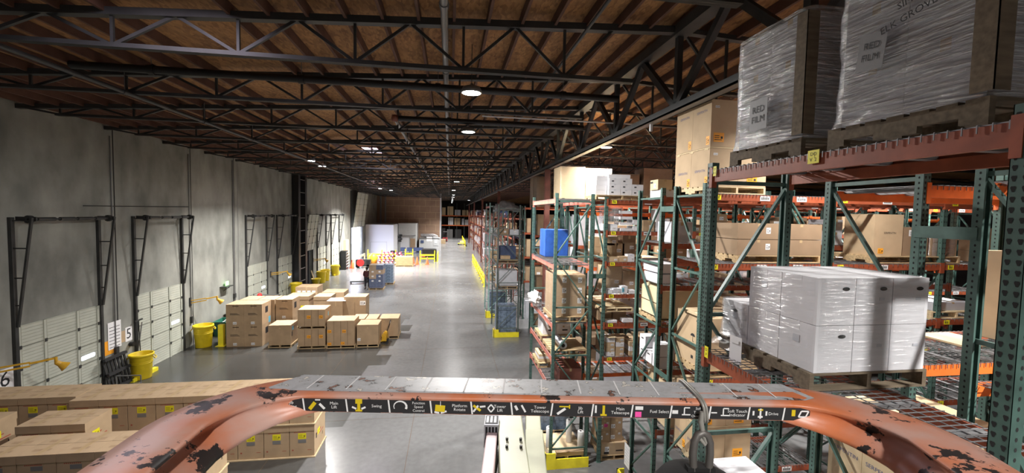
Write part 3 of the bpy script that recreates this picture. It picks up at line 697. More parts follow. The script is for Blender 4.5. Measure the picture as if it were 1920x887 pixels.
# wall conduit and boxes
m = MB(); yy = at(436, 420, X=XL).y; m.cyl((XL+.04, yy, .2), (XL+.04, yy, 9.2), .03, 'steelgrey'); m.cbox(XL+.06, yy, 1.5, .1, .16, .24, 'steel'); O('wall_conduit', m, None, label='grey vertical conduit with a switch box on the concrete dock wall', cat='conduit')
m = MB(); a = at(155, 386, X=XL); b = at(352, 388, X=XL); m.cyl((XL+.02, a.y, a.z), (XL+.02, b.y, b.z), .015, 'steel'); O('wall_conduit', m, None, label='thin horizontal conduit above the two nearest dock doors', cat='conduit')
for px, w in ((213, 'between the first two dock doors'), (357, 'right of the second dock door')):
    yy = at(px, 560, X=XL).y; m = MB(); m.cyl((XL+.03, yy, 1.3), (XL+.03, yy, 9), .018, 'steelgrey'); m.cbox(XL+.05, yy, 1.1, .08, .14, .3, 'steel'); O('wall_conduit', m, None, label='thin vertical conduit with a control box '+w, cat='conduit')
# yellow articulated dock lights
def dock_light(px, py, label, L_=.85, rz=0):
    p = at(px, py, X=XL); t = thing('dock_light', label, 'lamp', (XL+.01, p.y, p.z), rz)
    m = MB(); m.box(0, -.06, -.2, .04, .06, .2, 'steel'); O('bracket', m, t)
    m = MB(); m.beam((.04, 0, .06), (.62*L_, .35, .1), .04, .04, 'ygold'); m.beam((.04, 0, -.06), (.62*L_, .35, -.0), .04, .04, 'ygold'); O('arm', m, t)
    m = MB(); m.beam((.6*L_, .34, .07), (1.0*L_, .62, .12), .045, .05, 'ygold'); m.cyl((1.0*L_, .62, .15), (1.0*L_, .62, -.02), .035, 'ygold'); O('arm', m, t)
    m = MB(); d = Vector((.5, .35, -.55)).normalized(); c = Vector((1.0*L_, .62, 0)); m.cyl(c, c+d*.1, .06, 'ygold', .07, 14); m.cyl(c+d*.1, c+d*.26, .07, 'ygold', .14, 16); m.cyl(c+d*.262, c+d*.266, .125, 'galv', n=16); O('lamp_head', m, t)
    return t
dock_light(-22, 697, 'yellow jointed dock light at the near end of the wall by the first door', 1.05)
dock_light(356, 566, 'yellow jointed dock light right of the second dock door')
dock_light(507, 514, 'yellow jointed dock light between the third and fourth dock doors')
dock_light(587, 488, 'yellow jointed dock light beside the open dock door')
# ------------------------------------------------------------------ near rack beside the lift (runs along the aisle)
RX = 2.7; RY0 = at(1905, 420, X=RX).y; RY1 = at(1327, 420, X=RX).y; RD = .95
ZU = 7.0; ZL = 5.1; ZB = 3.3
rackR = rack('y', RX, RY0, RY1-RY0, 1, RD, 7.08, [ZU, ZL, ZB], 'green pallet rack beside the lift rail, carrying the film-wrapped loads and white boxes', bk='bred', holes=1, z_b=.12)
def loc_tag(px, py, X, txt, label_par, w=.085, h=.1):
    p = at(px, py, X=X); m = MB(); m.plate((X-.003, p.y+w/2, p.z-h/2), (0, -1, 0), (0, 0, 1), w, h, 'stick_y', .002)
    for i, t in enumerate(txt): m.text(t, h*.36, (X-.0052, p.y, p.z+h*(.2-.42*i)), (0, -1, 0), (0, 0, 1), 'ink', 1, .0006)
    o = O('location_label', m, label_par); o.location = -label_par.location; return o
loc_tag(1526, 294, RX-.001, ('DO', 'V  2'), rackR, .1, .1); loc_tag(1341, 321, RX-.002, ('D', 'V 1'), rackR, .05, .1); loc_tag(1325, 660, RX-.007, ('D', 'P'), rackR, .06, .12)
# two pallets of film-wrapped boxes on the top shelf, each with its RED FILM paper
def red_film(y0, y1, x0, x1, zt, nm, seed, extra=None):
    w = x1-x0; d = y1-y0; xc = (x0+x1)/2; yc = (y0+y1)/2; zp = ZU+.012
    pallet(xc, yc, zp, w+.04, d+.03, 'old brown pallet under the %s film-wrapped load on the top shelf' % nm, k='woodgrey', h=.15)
    z = zp+.152; nz = 3; hh = (zt-z)/nz; i = 0
    for tz in range(nz):
        for r in range(2):
            for c in range(2):
                carton(x0+.035+(w-.07)*(r+.5)/2, y0+.035+(d-.07)*(c+.5)/2, z+hh*tz, (w-.07)/2, (d-.07)/2, hh-.003, 'whitegrey', 'grey-white box inside the %s film-wrapped load, %s tier, %s row, %s end' % (nm, ('bottom', 'middle', 'top')[tz], ('aisle-side', 'rear')[r], ('near', 'far')[c]), 'boxes in the %s film-wrapped load' % nm, tape='t')
    fo = film(xc, yc, z-.01, w+.0, d+.0, zt-z+.02, 'wrapgrey', 'thick cloudy stretch film around the %s load on the top shelf' % nm, n=.035, wob=.016, skirt=.03, seed=seed)
    # corner post of card
    m = MB(); m.box(x0-.045, y0-.045, z+.02, x0-.040, y0+.06, zt-.05, 'woodgrey'); m.box(x0-.045, y0-.045, z+.02, x0+.06, y0-.040, zt-.05, 'woodgrey'); O('corner_board', m, None, label='brown card edge protector on the near corner of the %s film-wrapped load' % nm, cat='edge protector')
    return fo
y1a = at(1376, 250, X=2.78).y; y0a = at(1506, 220, X=2.78).y; ztA = at(1384, 88, X=2.78).z
y1b = at(1566, 150, X=2.76).y; y0b = at(1858, 150, X=2.76).y
red_film(y0a, y1a, 2.78, 3.6, ztA, 'far', 3); film_near = red_film(y0b, y1b, 2.76, 3.62, 8.35, 'near', 11)
def red_sheet(px, py, X, w, h, s, tilt, nm):
    p = at(px, py, X=X); m = MB(); u = Vector((0, -math.cos(tilt), -math.sin(tilt)*0+math.sin(tilt))); v = Vector((0, math.sin(tilt)*1, math.cos(tilt)))
    u = Vector((0, -math.cos(tilt), math.sin(tilt))); v = Vector((0, math.sin(tilt), math.cos(tilt)))
    m.plate(p-u*(w/2)-v*(h/2), u, v, w, h, 'greypaper', .003)
    o = O('paper_sign', m, None, label='grey paper reading RED FILM tucked in the film of the %s load' % nm, cat='sign')
    t = MB(); t.text('RED', s, p+v*(h*.16), u, v, 'ink', 1, .006); t.text('FILM', s, p-v*(h*.16), u, v, 'ink', 1, .006); O('lettering', t, o)
K['greypaper'] = mat('grey_paper', (.24, .24, .245), .6)
red_sheet(1422, 215, 2.715, .215, .27, .082, 0, 'far'); red_sheet(1634, 97, 2.698, .18, .23, .06, -.12, 'near')
p = at(1700, 22, X=2.695); m = MB(); u = Vector((0, -.98, .2)); v = Vector((0, .2, .98)); m.text('SIM', .06, p+v*.06, u, v, 'ink', 1, .002); m.text('ELK GROVE', .062, p-v*.03, u, v, 'ink', 1, .002)
o = O('hand_lettering', m, film_near); o.location = -film_near.location
# the white boxes on the middle shelf
wx0 = 2.93; ync = at(1530, 610, X=wx0).y; wz = ZL+.012
wx1 = at(1738, 610, Y=ync).x; ztop = at(1530, 520, X=wx0).z; hb = (ztop-wz-.15)/2
ycols = [at(px, yy, X=wx0).y for px, yy in ((1530, 610), (1461, 600), (1403, 590), (1354, 590))]
ycols = [ync]+[at(px, yy, X=wx0).y for px, yy in ((1461, 600), (1404, 560))]; ycols.append(ycols[2]+.38)
bw = (wx1-wx0)/3
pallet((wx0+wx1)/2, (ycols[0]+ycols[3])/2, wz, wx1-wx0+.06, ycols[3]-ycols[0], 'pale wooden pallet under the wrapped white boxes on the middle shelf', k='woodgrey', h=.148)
for t_ in range(2):
    for c in range(3):
        for q in range(3 - t_):
            a, b = ycols[q], ycols[q+1]
            w_, d_ = bw, b-a
            o = carton(wx0+bw*(c+.5), (a+b)/2, wz+.15+hb*t_, w_, d_, hb-.004, 'white', 'wrapped white box, %s tier, %s column from the aisle, %s row' % (('lower', 'upper')[t_], ORD[c], ('front', 'second', 'back')[q]), None, tape='t', kt='white', bev=.008, gap=.007, st=([('f', .72, .55, .05, .022, 'whitegrey', 'printed_label')] if q == 0 and c > 0 else []) + ([('l', .5, .62, .07, .06, 'whitegrey', 'printed_label')] if c == 0 and (q + t_) % 2 == 0 else []))
            if q == 0 and (t_ == 1 or c == 0):
                m = MB(); hx = w_*(.24 if t_ else .2); hz = hb*.76
                m.add([(hx+.035*math.cos(i*math.pi/6)*(1), -d_/2+.0008, hz+.016*math.sin(i*math.pi/6)) for i in range(12)], [tuple(range(12))], 'hole'); O('hand_hole', m, o)
            if q == 2 and c == 0 and t_ == 0:
                m = MB(); m.add([(-w_/2+.0008, .035*math.cos(i*math.pi/6), hb*.76+.016*math.sin(i*math.pi/6)) for i in range(12)], [tuple(range(12))], 'hole'); O('hand_hole', m, o)
film((wx0+wx1)/2, (ycols[0]+ycols[2])/2, wz+.15, wx1-wx0+.015, ycols[2]-ycols[0]+.01, hb*2+.005, 'wrap', 'clear stretch film around the white boxes on the middle shelf', n=.05, wob=.008, seed=5)
film((wx0+wx1)/2, (ycols[2]+ycols[3])/2+.015, wz+.06, wx1-wx0+.05, ycols[3]-ycols[2]-.01, hb+.10, 'wrapmid', 'clear stretch film flaring over the lower step of the white boxes', n=.05, wob=.012, skirt=.1, seed=9)
p = at(1377, 655, X=wx0-.13); m = MB(); m.plate((p.x, p.y+.07, p.z-.14), (.12, -.99, 0), (0, 0, 1), .15, .27, 'paper', .002); m.plate((p.x-.004, p.y+.05, p.z+.06), (.12, -.99, 0), (0, 0, 1), .1, .04, 'exitg' if False else 'stick_w', .001)
O('hanging_paper', m, None, label='white paper sheet hanging from the film at the left foot of the white boxes', cat='paper')
# white flat box on the low shelf of the same rack
pz = 3.3+.012
carton(3.02, RY1-.5, pz, .44, .9, at(1360, 859, Y=RY1-.06).z-pz, 'white', 'large white flat box low on the rack behind the rail, grey tape across it', tape='t', kt='whitegrey', bev=.004)

# ------------------------------------------------------------------ back-to-back rows ending at the aisle
UX = 4.44
D1 = (6.80, 7.84); D2 = (8.30, 9.44); E1R = (3.37, 4.42); F1 = (1.93, 2.98)
dz1 = [6.93, 5.7, 3.62, 1.9]; dz2 = [6.93, 5.95, 5.05, 4.15, 3.22, 1.9]; ez = [6.85, 5.12, 3.3, 1.6]
rackD1 = rack('x', UX, D1[0], 2.45, 1, D1[1]-D1[0], 7.12, dz1, 'green pallet rack end frame straight behind the near rack post, first bay', labels=1, holes=1)
rackD1b = rack('x', UX+2.55, D1[0], 9.8, 4, D1[1]-D1[0], 7.12, [6.93, 5.7, 4.62, 3.0], 'long green rack with red beams seen behind the white boxes', labels=1, holes=2)
rackD2 = rack('x', UX, D2[0], 7.35, 3, D2[1]-D2[0], 7.12, dz2, 'green rack end frame joined by a spacer to the one behind the near post', holes=2, bk='bred', flip=True)
rackE = rack('x', UX, E1R[0], 9.8, 4, E1R[1]-E1R[0], 7.12, ez, 'green rack with bright orange beams right of the white boxes', holes=1, bk='borange')
rackF = rack('x', UX, F1[0], 9.8, 4, F1[1]-F1[0], 7.12, ez, 'green rack nearest the right edge, joined by spacer plates to the next', holes=1, bk='borange')
for (a, b, zz, nm, par) in ((D1[1], D2[0], 6.62, 'upper', rackD2), (D1[1], D2[0], 3.2, 'lower', rackD2), (E1R[0], F1[1], 6.36, 'upper', rackE), (E1R[0], F1[1], 3.0, 'lower', rackE)):
    m = MB(); m.box(UX-.05, min(a, b)-.05, zz, UX-.044, max(a, b)+.05, zz+.11, 'green'); m.box(UX-.044, min(a, b), zz, UX-.03, max(a, b), zz+.006, 'green')
    O('row_spacer', m, None, label='%s green spacer plate tying %s' % (nm, 'the rack ends behind the near post' if par is rackD2 else 'the orange-beamed racks at the right'), cat='rack spacer')
# yellow guards and a hung sheet at the foot of the row end
m = MB(); m.box(4.12, 6.7, 0, 4.16, 9.5, .35, 'ysteel'); m.box(4.12, 6.7, 0, 4.3, 6.74, .35, 'ysteel'); m.box(4.12, 9.46, 0, 4.3, 9.5, .35, 'ysteel'); O('rack_guard', m, None, label='yellow floor guard along the end of the double rack row', cat='rack guard')
p = at(1176, 855, X=UX-.09); m = MB(); m.plate((p.x, p.y+.16, p.z-.28), (0, -1, 0), (0, 0, 1), .3, .56, 'paper', .003)
for i in range(6): m.box(p.x-.0045, p.y-.1, p.z-.2+i*.075, p.x-.003, p.y+.12, p.z-.185+i*.075, 'whitegrey')
O('hung_notice', m, None, label='white notice sheet hung low on the farthest post of the double rack row', cat='sign')

def S(t, s, fc='f', u=.5, v=.5, k='inkblue'): return (fc, u, v, s, t, k)
# cartons printed SERPENTIN stacked on the row end
def serp_stack(x0, x1, y0, y1, z, hs, where, two=True, k='card2', st_extra=True):
    pallet((x0+x1)/2, (y0+y1)/2, z, x1-x0, y1-y0, 'pale pallet under the tall printed cartons '+where, k='woodpale', h=.13)
    zz = z+.132
    for t_, h in enumerate(hs):
        for c in range(2):
            for r in range(2):
                a = y0+(y1-y0)*c/2; b = y0+(y1-y0)*(c+1)/2; xa = x0+(x1-x0)*r/2; xb = x0+(x1-x0)*(r+1)/2
                tx = [S('SERPENTIN', .065, 'l', .5, .42 if t_ == 0 else .8)] if r == 0 else []
                st = [('l', .86, .14, .09, .15, 'stick_o')] if r == 0 else []
                if c == 0: st.append(('f', .28 if r == 0 else .5, .2, .2, .16, 'stick_o')); st.append(('f', .2, .85, .08, .04, 'stick_w'))
                carton((xa+xb)/2, (a+b)/2, zz, xb-xa, b-a, h-.004, k, 'tall blue-lettered carton %s, %s tier, %s %s' % (where, ('lower', 'upper', 'third')[t_], ('aisle', 'inner')[r], ('near', 'far')[c]), None, tape='', st=st, text=tx, bev=.004)
        zz += h
        if t_ < len(hs)-1:
            m = MB(); m.box(x0, y0, zz, x1, y1, zz+.022, 'woodpale')
            for yy in (y0+.1, (y0+y1)/2, y1-.1): m.box(x0-.004, yy-.06, zz-.03, x0+.0, yy+.06, zz, 'woodpale')
            O('wooden_slip_board', m, None, label='pale slip board between the carton tiers '+where, cat='board'); zz += .026
serp_stack(4.5, 5.62, 6.87, 8.0, 6.945, (.66, .82), 'on top of the double rack row')
p0 = at(1470, 340, Y=6.85)
serp_stack(4.55, 5.6, 6.9, 7.75, 1.915, (.62, .6), 'low in the double rack row', k='card2')
serp_stack(4.55, 5.7, 3.5, 4.32, 3.315, (.95,), 'low in the rack behind the rail', k='cardpale')
# big carton with an umbrella mark
pallet(5.06, 7.3, 3.635, 1.1, .96, 'pallet under the big tan carton with the umbrella mark')
o = carton(5.06, 7.3, 3.777, 1.08, .94, .93, 'card2', 'big tan carton with a printed umbrella mark in the row end behind the near post', tape='f', bev=.005)
m = MB(); h_ = .93; w_ = 1.076
c = Vector((-w_/2-.0015, -.12, .52)); U = Vector((0, -1, 0)); V = Vector((0, 0, 1))
m.add([c+U*(.075*math.cos(a))+V*(.055*math.sin(a)) for a in [math.pi*i/10 for i in range(11)]], [tuple(range(11))], 'ink'); m.plate(c-U*.004-V*.1, U, V, .01, .11, 'ink', .001); m.plate(c-U*.004-V*.1, U, V, .04, .01, 'ink', .001)
m.plate(c+U*.16-V*.06, U, V, .22, .012, 'ink', .001); m.plate(c-V*.42-U*.04, U, V, .07, .06, 'ink', .001); m.plate(c+V*.3+U*.1, U, V, .04, .03, 'ink', .001)
O('printed_marks', m, o)
carton(4.62, 7.2, 3.79+.93, .3, .6, .05, 'cardpale', 'flat pale card folded on top of the umbrella carton', tape='')
# long brown cartons in the first and second bay of the middle shelf
pallet(5.95, 7.3, 5.712, 1.7, .9, 'pallet under the long brown cartons behind the white boxes')
for t_ in range(2):
    for c in range(2):
        carton(5.95-.43+.86*c, 7.3, 5.855+.29*t_, .85, .9, .28, 'card3', 'long brown carton behind the white boxes, %s tier, %s end' % (('lower', 'upper')[t_], ('left', 'right')[c]), tape='f', st=[('f', .72 if c == 0 else .1, .55, .09, .11, 'stick_w')], bev=.003)
xs = at(1638, 440, Y=6.88).x; xe = at(1692, 440, Y=6.88).x
pallet(xs+.95, 7.3, 5.712, 2.0, .92, 'pallet under the upright tan carton behind the white boxes')
carton((xs+xe)/2, 7.18, 5.855, xe-xs, .62, .79, 'card2', 'upright tan carton with printed name and orange sticker behind the white boxes', text=[S('SERPENTIN', .055, 'f', .55, .55, 'ink')], st=[('f', .25, .12, .12, .1, 'stick_o')], tape='', bev=.004)
carton(xe+.33, 7.3, 5.855, .58, .8, .55, 'card3', 'brown carton right of the upright tan carton', tape='f', st=[('f', .4, .8, .2, .12, 'stick_w')])
o = carton(xe+1.0, 7.3, 5.855, .6, .8, .5, 'card3', 'dark film-wrapped carton right of the brown cartons'); film(xe+1.0, 7.3, 5.85, .61, .81, .53, 'wrapmid', 'film around the dark carton right of the brown cartons')
# boxes further right behind the orange racks
for i, (px, py0, py1, y, k, nm) in enumerate(((1862, 430, 496, 7.0, 'card3', 'stack'),)):
    x = at(px, 470, Y=y).x; zb = 5.712
    for j in range(3): carton(x, 7.2, zb+.235*j, .42, .5, .23, 'card3', 'brown carton in the stack of three beyond the orange beams, %s from the bottom' % ORD[j], st=[('f', .3, .5, .1, .1, 'stick_w')])
x = at(1880, 540, Y=4.05).x
carton(x+.02, 4.1, 5.135, .22, .2, 1.05, 'card2', 'tall thin tan carton standing in the orange rack at the right edge', tape='', text=[('f', .4, .85, .05, 'KS', 'ink')], bev=.003)
carton(x-.62, 4.05, 5.135, .5, .5, .02, 'cardpale', 'flat pale board lying in the orange rack at the right edge', tape='')
for px, py, ww, lab in ((1765, 575, .95, 'flat grey-white box on the shelf beyond the green post'), ):
    x = at(px, py, Y=7.1).x; pallet(x, 7.3, 4.632, 1.2, .95, 'pale pallet on the shelf beyond the green post', k='woodpale'); carton(x, 7.3, 4.775, ww, .8, .16, 'whitegrey', lab, tape='f')
# ------------------------------------------------------------------ row facing the lift across the cross aisle
CY = 10.34; CX = 3.98; CD = 1.05
czs = [6.92, 6.12, 5.32, 4.48, 3.72, 2.82]
rackC = rack('x', CX, CY, 12.25, 5, CD, 7.0, czs, 'green rack with red beams and yellow tags, full of small boxes', labels=1, holes=2, z_b=.1)
rackC2 = rack('x', CX, CY+1.5, 12.25, 5, CD, 6.95, [6.62, 5.0, 3.42, 1.8], 'green rack with orange beams standing back to back behind the small-box rack', holes=2, bk='borange')
def cp(x0, x1, lv, yt, k, label, dep=.4, back=0, name='cardboard_box', st=(), tape='f', zb=None, yb=None, Y=None, rz=0, stick=True, **kw):
    """a carton standing on shelf lv of the facing row, bounded by picture columns x0..x1 and top row yt"""
    Y0 = (CY if Y is None else Y)+.03+back
    z = (czs[lv]+.012) if zb is None else zb
    a = at(x0, yt, Y=Y0); b = at(x1, yt, Y=Y0); h = max(.05, a.z-z)
    if yb is not None: z = max(z, at((x0+x1)/2, yb, Y=Y0).z) ; h = a.z-z
    if stick and not st and k in ('card', 'card2', 'card3', 'white', 'whitegrey') and h > .12: st = [('f', .7, .4, min(.12, (b.x-a.x)*.3), min(.09, h*.35), 'stick_w')]
    return carton((a.x+b.x)/2, Y0+dep/2, z, b.x-a.x, dep, h, k, label, st=st, tape=tape, kt='tape' if k.startswith('card') else 'whitegrey', rz=rz, **kw)
# white cartons in a block on the very top
p1 = at(1122, 369, Y=CY+.05); p2 = at(1208, 369, Y=CY+.05)
pallet((p1.x+p2.x)/2+.02, CY+.5, 6.932, p2.x-p1.x+.15, .95, 'pallet under the block of white cartons on top of the small-box rack', k='wood', h=.12)
zt = 7.055; xw = at(1143, 360, Y=CY+.05).x; wv = (at(1186, 360, Y=CY+.05).x-xw)/2
for col in range(3):
    for t_ in range(3 if col < 2 else 2):
        carton(xw+wv*(col+.5), CY+.3, zt+.145*t_, wv, .42, .143, 'white', 'white carton in the block atop the small-box rack, %s tier, %s from the left' % (ORD[t_], ORD[col]), tape='f', kt='whitegrey', st=[('f', .3, .5, .06, .03, 'ink', 'printed_label')], rz=R(.7*(t_-1)))
for t_ in range(4):
    carton(xw-.15, CY+.62, zt+.125*t_, .3, .8, .123, 'white', 'white carton turned end-on at the left of the block on top, %s from the bottom' % ORD[t_], tape='t', kt='whitegrey', rz=R(-2+t_))
carton(xw+wv*.95, CY+.34, zt+.438, wv*1.9, .4, .1, 'white', 'flat white carton, topmost of the block atop the small-box rack', tape='', )
p = at(1265, 335, Y=CY+.3); m = MB(); m.tube([(p.x-.02, p.y, 7.54), (p.x+.05, p.y, 7.7), (p.x+.16, p.y, 8.0), (p.x+.2, p.y, 8.6), (p.x+.19, p.y, 9.9)], .012, 'steelgrey'); O('hanging_cable', m, None, label='grey cable hanging from the roof down to the block of white cartons', cat='cable')
# second shelf from the top
cp(1136, 1158, 1, 420, 'white', 'white carton at the left end of the second shelf', .4)
for j in range(4): cp(1163, 1186, 1, 428-11*j, 'white', 'white carton in the tall pile on the second shelf, %s from the bottom' % ORD[j], .42, zb=czs[1]+.013+.148*j, rz=R(.8*((-1)**j)), yb=None)
for j in range(2): cp(1187, 1197, 1, 424-12*j, 'white', 'narrow white carton beside the tall pile on the second shelf, %s' % ('lower', 'upper')[j], .4, zb=czs[1]+.013+.16*j)
pf = at(1148, 420, Y=CY+.1); m = film(pf.x+.02, CY+.28, czs[1]+.2, .42, .4, .42, 'wrapmid', 'loose crumpled film draped over the cartons at the left of the second shelf', wob=.05, n=.05, seed=21)
cp(1206, 1227, 1, 413, 'card', 'tan carton on the second shelf behind the frame post', .5)
cp(1231, 1240, 1, 393, 'white', 'upright cream-white carton on the second shelf', .3); cp(1243, 1256, 1, 410, 'white', 'white carton right of the spacer plate on the second shelf', .4)
cp(1284, 1316, 1, 421, 'card', 'tan carton with a white carton on it, on the second shelf', .5); cp(1298, 1312, 1, 410, 'white', 'small white carton on top of the tan one on the second shelf', .3, zb=czs[1]+.36)
cp(1267, 1284, 1, 408, 'card3', 'brown carton behind the frame on the second shelf', .5)
# third shelf
xq0 = at(1133, 470, Y=CY+.5).x; xq1 = at(1196, 470, Y=CY+.5).x
pallet((xq0+xq1)/2, CY+.64, czs[2]+.012, xq1-xq0, .78, 'pallet under the tan cartons on the third shelf', k='wood', h=.13)
cp(1137, 1171, 2, 456, 'card2', 'wide tan carton on the third shelf', .4, .3, zb=czs[2]+.145)
cp(1135, 1159, 2, 443, 'card2', 'tan carton stacked on the wide tan one on the third shelf', .4, .3, zb=czs[2]+.145+.27)
cp(1168, 1193, 2, 441, 'card3', 'darker brown carton right of the tan ones on the third shelf', .4, .3, zb=czs[2]+.145)
cp(1142, 1160, 2, 482, 'card2', 'small tan carton at the front of the third shelf', .2); cp(1161, 1177, 2, 481, 'card2', 'small tan carton at the front of the third shelf beside a white one', .2); cp(1177, 1190, 2, 477, 'white', 'white carton at the front of the third shelf', .22)
cp(1265, 1287, 2, 494, 'card', 'brown carton on the third shelf behind the far frame', .4, stick=False); cp(1268, 1302, 2, 489, 'white', 'flat white carton across the back of the third shelf', .3, .45); cp(1290, 1316, 2, 500, 'cardpale', 'cream carton with dark print on the third shelf', .35)
# fourth shelf
cp(1134, 1167, 3, 500, 'card2', 'large tan film-wrapped carton on the fourth shelf', .6, .3); cp(1168, 1192, 3, 508, 'card', 'brown film-wrapped carton on the fourth shelf', .6, .3)
pf = at(1163, 520, Y=CY+.4); film(pf.x, CY+.62, czs[3]+.015, 1.0, .68, .66, 'wrap', 'clear torn film over the cartons of the fourth shelf', wob=.03, n=.06, seed=31)
cp(1133, 1149, 3, 543, 'white', 'white carton at the front left of the fourth shelf', .22); cp(1150, 1164, 3, 541, 'whitegrey', 'grey-white carton at the front of the fourth shelf', .22); cp(1165, 1177, 3, 537, 'white', 'white carton with a teal panel at the front of the fourth shelf', .24, st=[('f', .3, .5, .06, .12, 'stick_b')]); cp(1179, 1193, 3, 545, 'white', 'low white carton at the front right of the fourth shelf', .22)
for j in range(4): cp(1265, 1291, 3, 0, 'whitegrey', 'grey carton in the fourth-shelf pile right of the spacer, %s from the bottom' % ORD[j], .4, zb=czs[3]+.013+.125*j) if False else carton(at(1278, 560, Y=CY+.03).x, CY+.25, czs[3]+.013+.13*j, .36, .4, .127, 'whitegrey', 'grey carton in the fourth-shelf pile right of the spacer, %s from the bottom' % ORD[j], st=[('f', .6, .5, .08, .05, 'stick_w')])
cp(1296, 1312, 3, 560, 'card', 'brown carton right of the grey pile on the fourth shelf', .4)
# fifth shelf
m = MB(); a = at(1122, 560, Y=CY+.2); b = at(1182, 560, Y=CY+.2)
pallet((a.x+b.x)/2, CY+.52, czs[4]+.3, b.x-a.x, 1.0, 'pale pallet lying on boxes of the fifth shelf', k='woodpale', h=.1)
for q in range(2): carton((a.x+b.x)/2-.2+.42*q, CY+.6, czs[4]+.013, .38, .5, .285, 'card3', 'brown carton under the pale pallet on the fifth shelf, %s one' % ('left', 'right')[q])
cp(1131, 1157, 4, 601, 'white', 'flat white carton at the front left of the fifth shelf', .2); cp(1168, 1187, 4, 598, 'white', 'open white carton at the front of the fifth shelf', .2); cp(1197, 1213, 4, 597, 'card', 'tan carton on the fifth shelf behind the frame post', .4); cp(1217, 1228, 4, 599, 'card2', 'small tan carton on the fifth shelf', .3)
# sixth shelf: little cartons in piles
for c, (x0, x1) in enumerate(((1136, 1153), (1155, 1170), (1180, 1192))):
    xa = at(x0, 660, Y=CY+.03).x; xb = at(x1, 660, Y=CY+.03).x
    for j in range((4, 4, 3)[c]):
        carton((xa+xb)/2, CY+.22, czs[5]+.013+.125*j, xb-xa, .36, .122, 'card2' if (j+c) % 3 else 'white', 'little carton in the %s pile on the sixth shelf, %s from the bottom' % (('left', 'middle', 'right')[c], ORD[j]), st=[('f', .7, .45, .08, .05, 'stick_w')], rz=R((j % 2)*1.6-.8))
    for j in range(3): carton((xa+xb)/2, CY+.65, czs[5]+.013+.125*j, xb-xa, .36, .122, 'card', 'little carton behind the %s pile on the sixth shelf, %s from the bottom' % (('left', 'middle', 'right')[c], ORD[j]))
m = MB(); m.box(-.12, -.1, 0, .12, .1, .01, 'cream'); o = O('carton_flap', m, None, (at(1148, 655, Y=CY).x, CY+.02+.1, czs[5]+.013+.5+.002), label='open cream flap on the left pile of little cartons', cat='carton flap')
# floor bay of the same row
x0 = at(1127, 862, Y=CY+.05).x; x1 = at(1177, 862, Y=CY+.05).x; xc = (x0+x1)/2
pallet(xc, CY+.5, .0, x1-x0, .85, 'pallet on the floor under the flat tan carton', k='wood', h=.13)
carton(xc, CY+.5, .133, x1-x0-.02, .82, .32, 'card2', 'wide flat tan carton with a white label on a floor pallet', st=[('f', .22, .5, .12, .14, 'stick_w'), ('f', .2, .18, .14, .06, 'ink', 'printed_label'), ('f', .7, .35, .2, .03, 'ink', 'printed_label')], tape='f')
for c in range(2):
    for j in range(3):
        carton(xc-.26+.34*c, CY+.42, .458+.30*j, .33, .5, .295, 'card', 'brown carton on the wide flat carton near the floor, %s tier, %s column' % (ORD[j], ('left', 'right')[c]), st=[('f', .2, .4, .11, .11, 'stick_w'), ('f', .75, .7, .06, .05, 'stick_w')] + ([('f', .62, .5, .1, .09, 'stick_p')] if c == 0 and j == 1 else []))
# fill of the bays further right, seen in slivers through the racks
rnd = random.Random(5); names = ['second', 'third', 'fourth', 'fifth', 'sixth']
def fill_row(x0, x1, Y, z, hmax, ks, lab, grp, dep=.5, wr=(.25, .55), front=.03):
    x = x0
    while x < x1-.2:
        w = rnd.uniform(*wr); n = rnd.choice((1, 1, 2, 3)); h = min(hmax/n, rnd.uniform(.12, .32)); k = rnd.choice(ks)
        if x+w > x1: break
        for j in range(n): (bulk if dep > .5 else carton)(x+w/2, Y+front+dep/2, z+.013+h*j, w-.02, dep, h-.003, k, lab, grp, st=[('f', .6, .5, min(.12, w*.3), min(.09, h*.45), 'stick_w')])
        x += w+rnd.choice((.01, .03, .12))
xr = at(1336, 440, Y=CY).x
for li in (1, 2, 3, 4, 5): fill_row(xr, 11.5 if li < 3 else 8.2, CY, czs[li], .5, ['card', 'card2', 'white', 'card3'], 'box on the %s shelf of the small-box rack, right of the near post' % names[li-1], 'boxes on the %s shelf right of the near post' % names[li-1])
# goods on the orange-beamed row behind
fill_row(4.2, 9.5, CY+1.5, 5.0, 1.2, ['card2', 'card', 'whitegrey'], 'large box on the orange shelf behind the small-box rack, upper level', 'boxes on the upper orange shelf behind', .8, (.5, .8)); fill_row(4.2, 9.5, CY+1.5, 3.42, 1.1, ['card', 'card3', 'white'], 'large box on the orange shelf behind the small-box rack, lower level', 'boxes on the lower orange shelf behind', .8, (.5, .8))
o = carton(3.2, CY+2.35, 5.24+.014, .72, .75, .82, 'blue', 'bright blue covered load on the mesh shelf of the tall bay', tape='', bev=.02, name='blue_load', cat='pallet load')
# goods of the middle double row (between frames)
x = UX+.1
carton(UX+.55, D2[0]+.5, dz2[1]+.014, .5, .6, .45, 'whitegrey', 'grey-white carton high in the double row end', st=[('l', .5, .5, .1, .1, 'stick_w')])
for j in range(2):
    o = carton(UX+.26, D2[0]+.55, dz2[2]+.014+.23*j, .42, .72, .2, 'white', 'white lidded file box in the double row end, %s of two' % ('lower', 'upper')[j], tape='', rz=R(4*j-2), bev=.004)
pallet(UX+.55, D2[0]+.55, dz2[3]+.012, 1.0, 1.0, 'pallet under the open cream crate in the double row end')
t = thing('open_crate', 'open cream board crate in the double row end', 'crate', (UX+.55, D2[0]+.55, dz2[3]+.155))
m = MB(); W = .48
for a in ((-W, -W, W, -W+.02), (-W, W-.02, W, W), (-W, -W, -W+.02, W), (W-.02, -W, W, W)): m.box(a[0], a[1], 0, a[2], a[3], .62, 'cream')
m.box(-W, -W, 0, W, W, .02, 'cream'); O('body', m, t); m = MB(); m.box(-W-.004, -W, .3, -W, W, .32, 'seam'); O('strap', m, t)
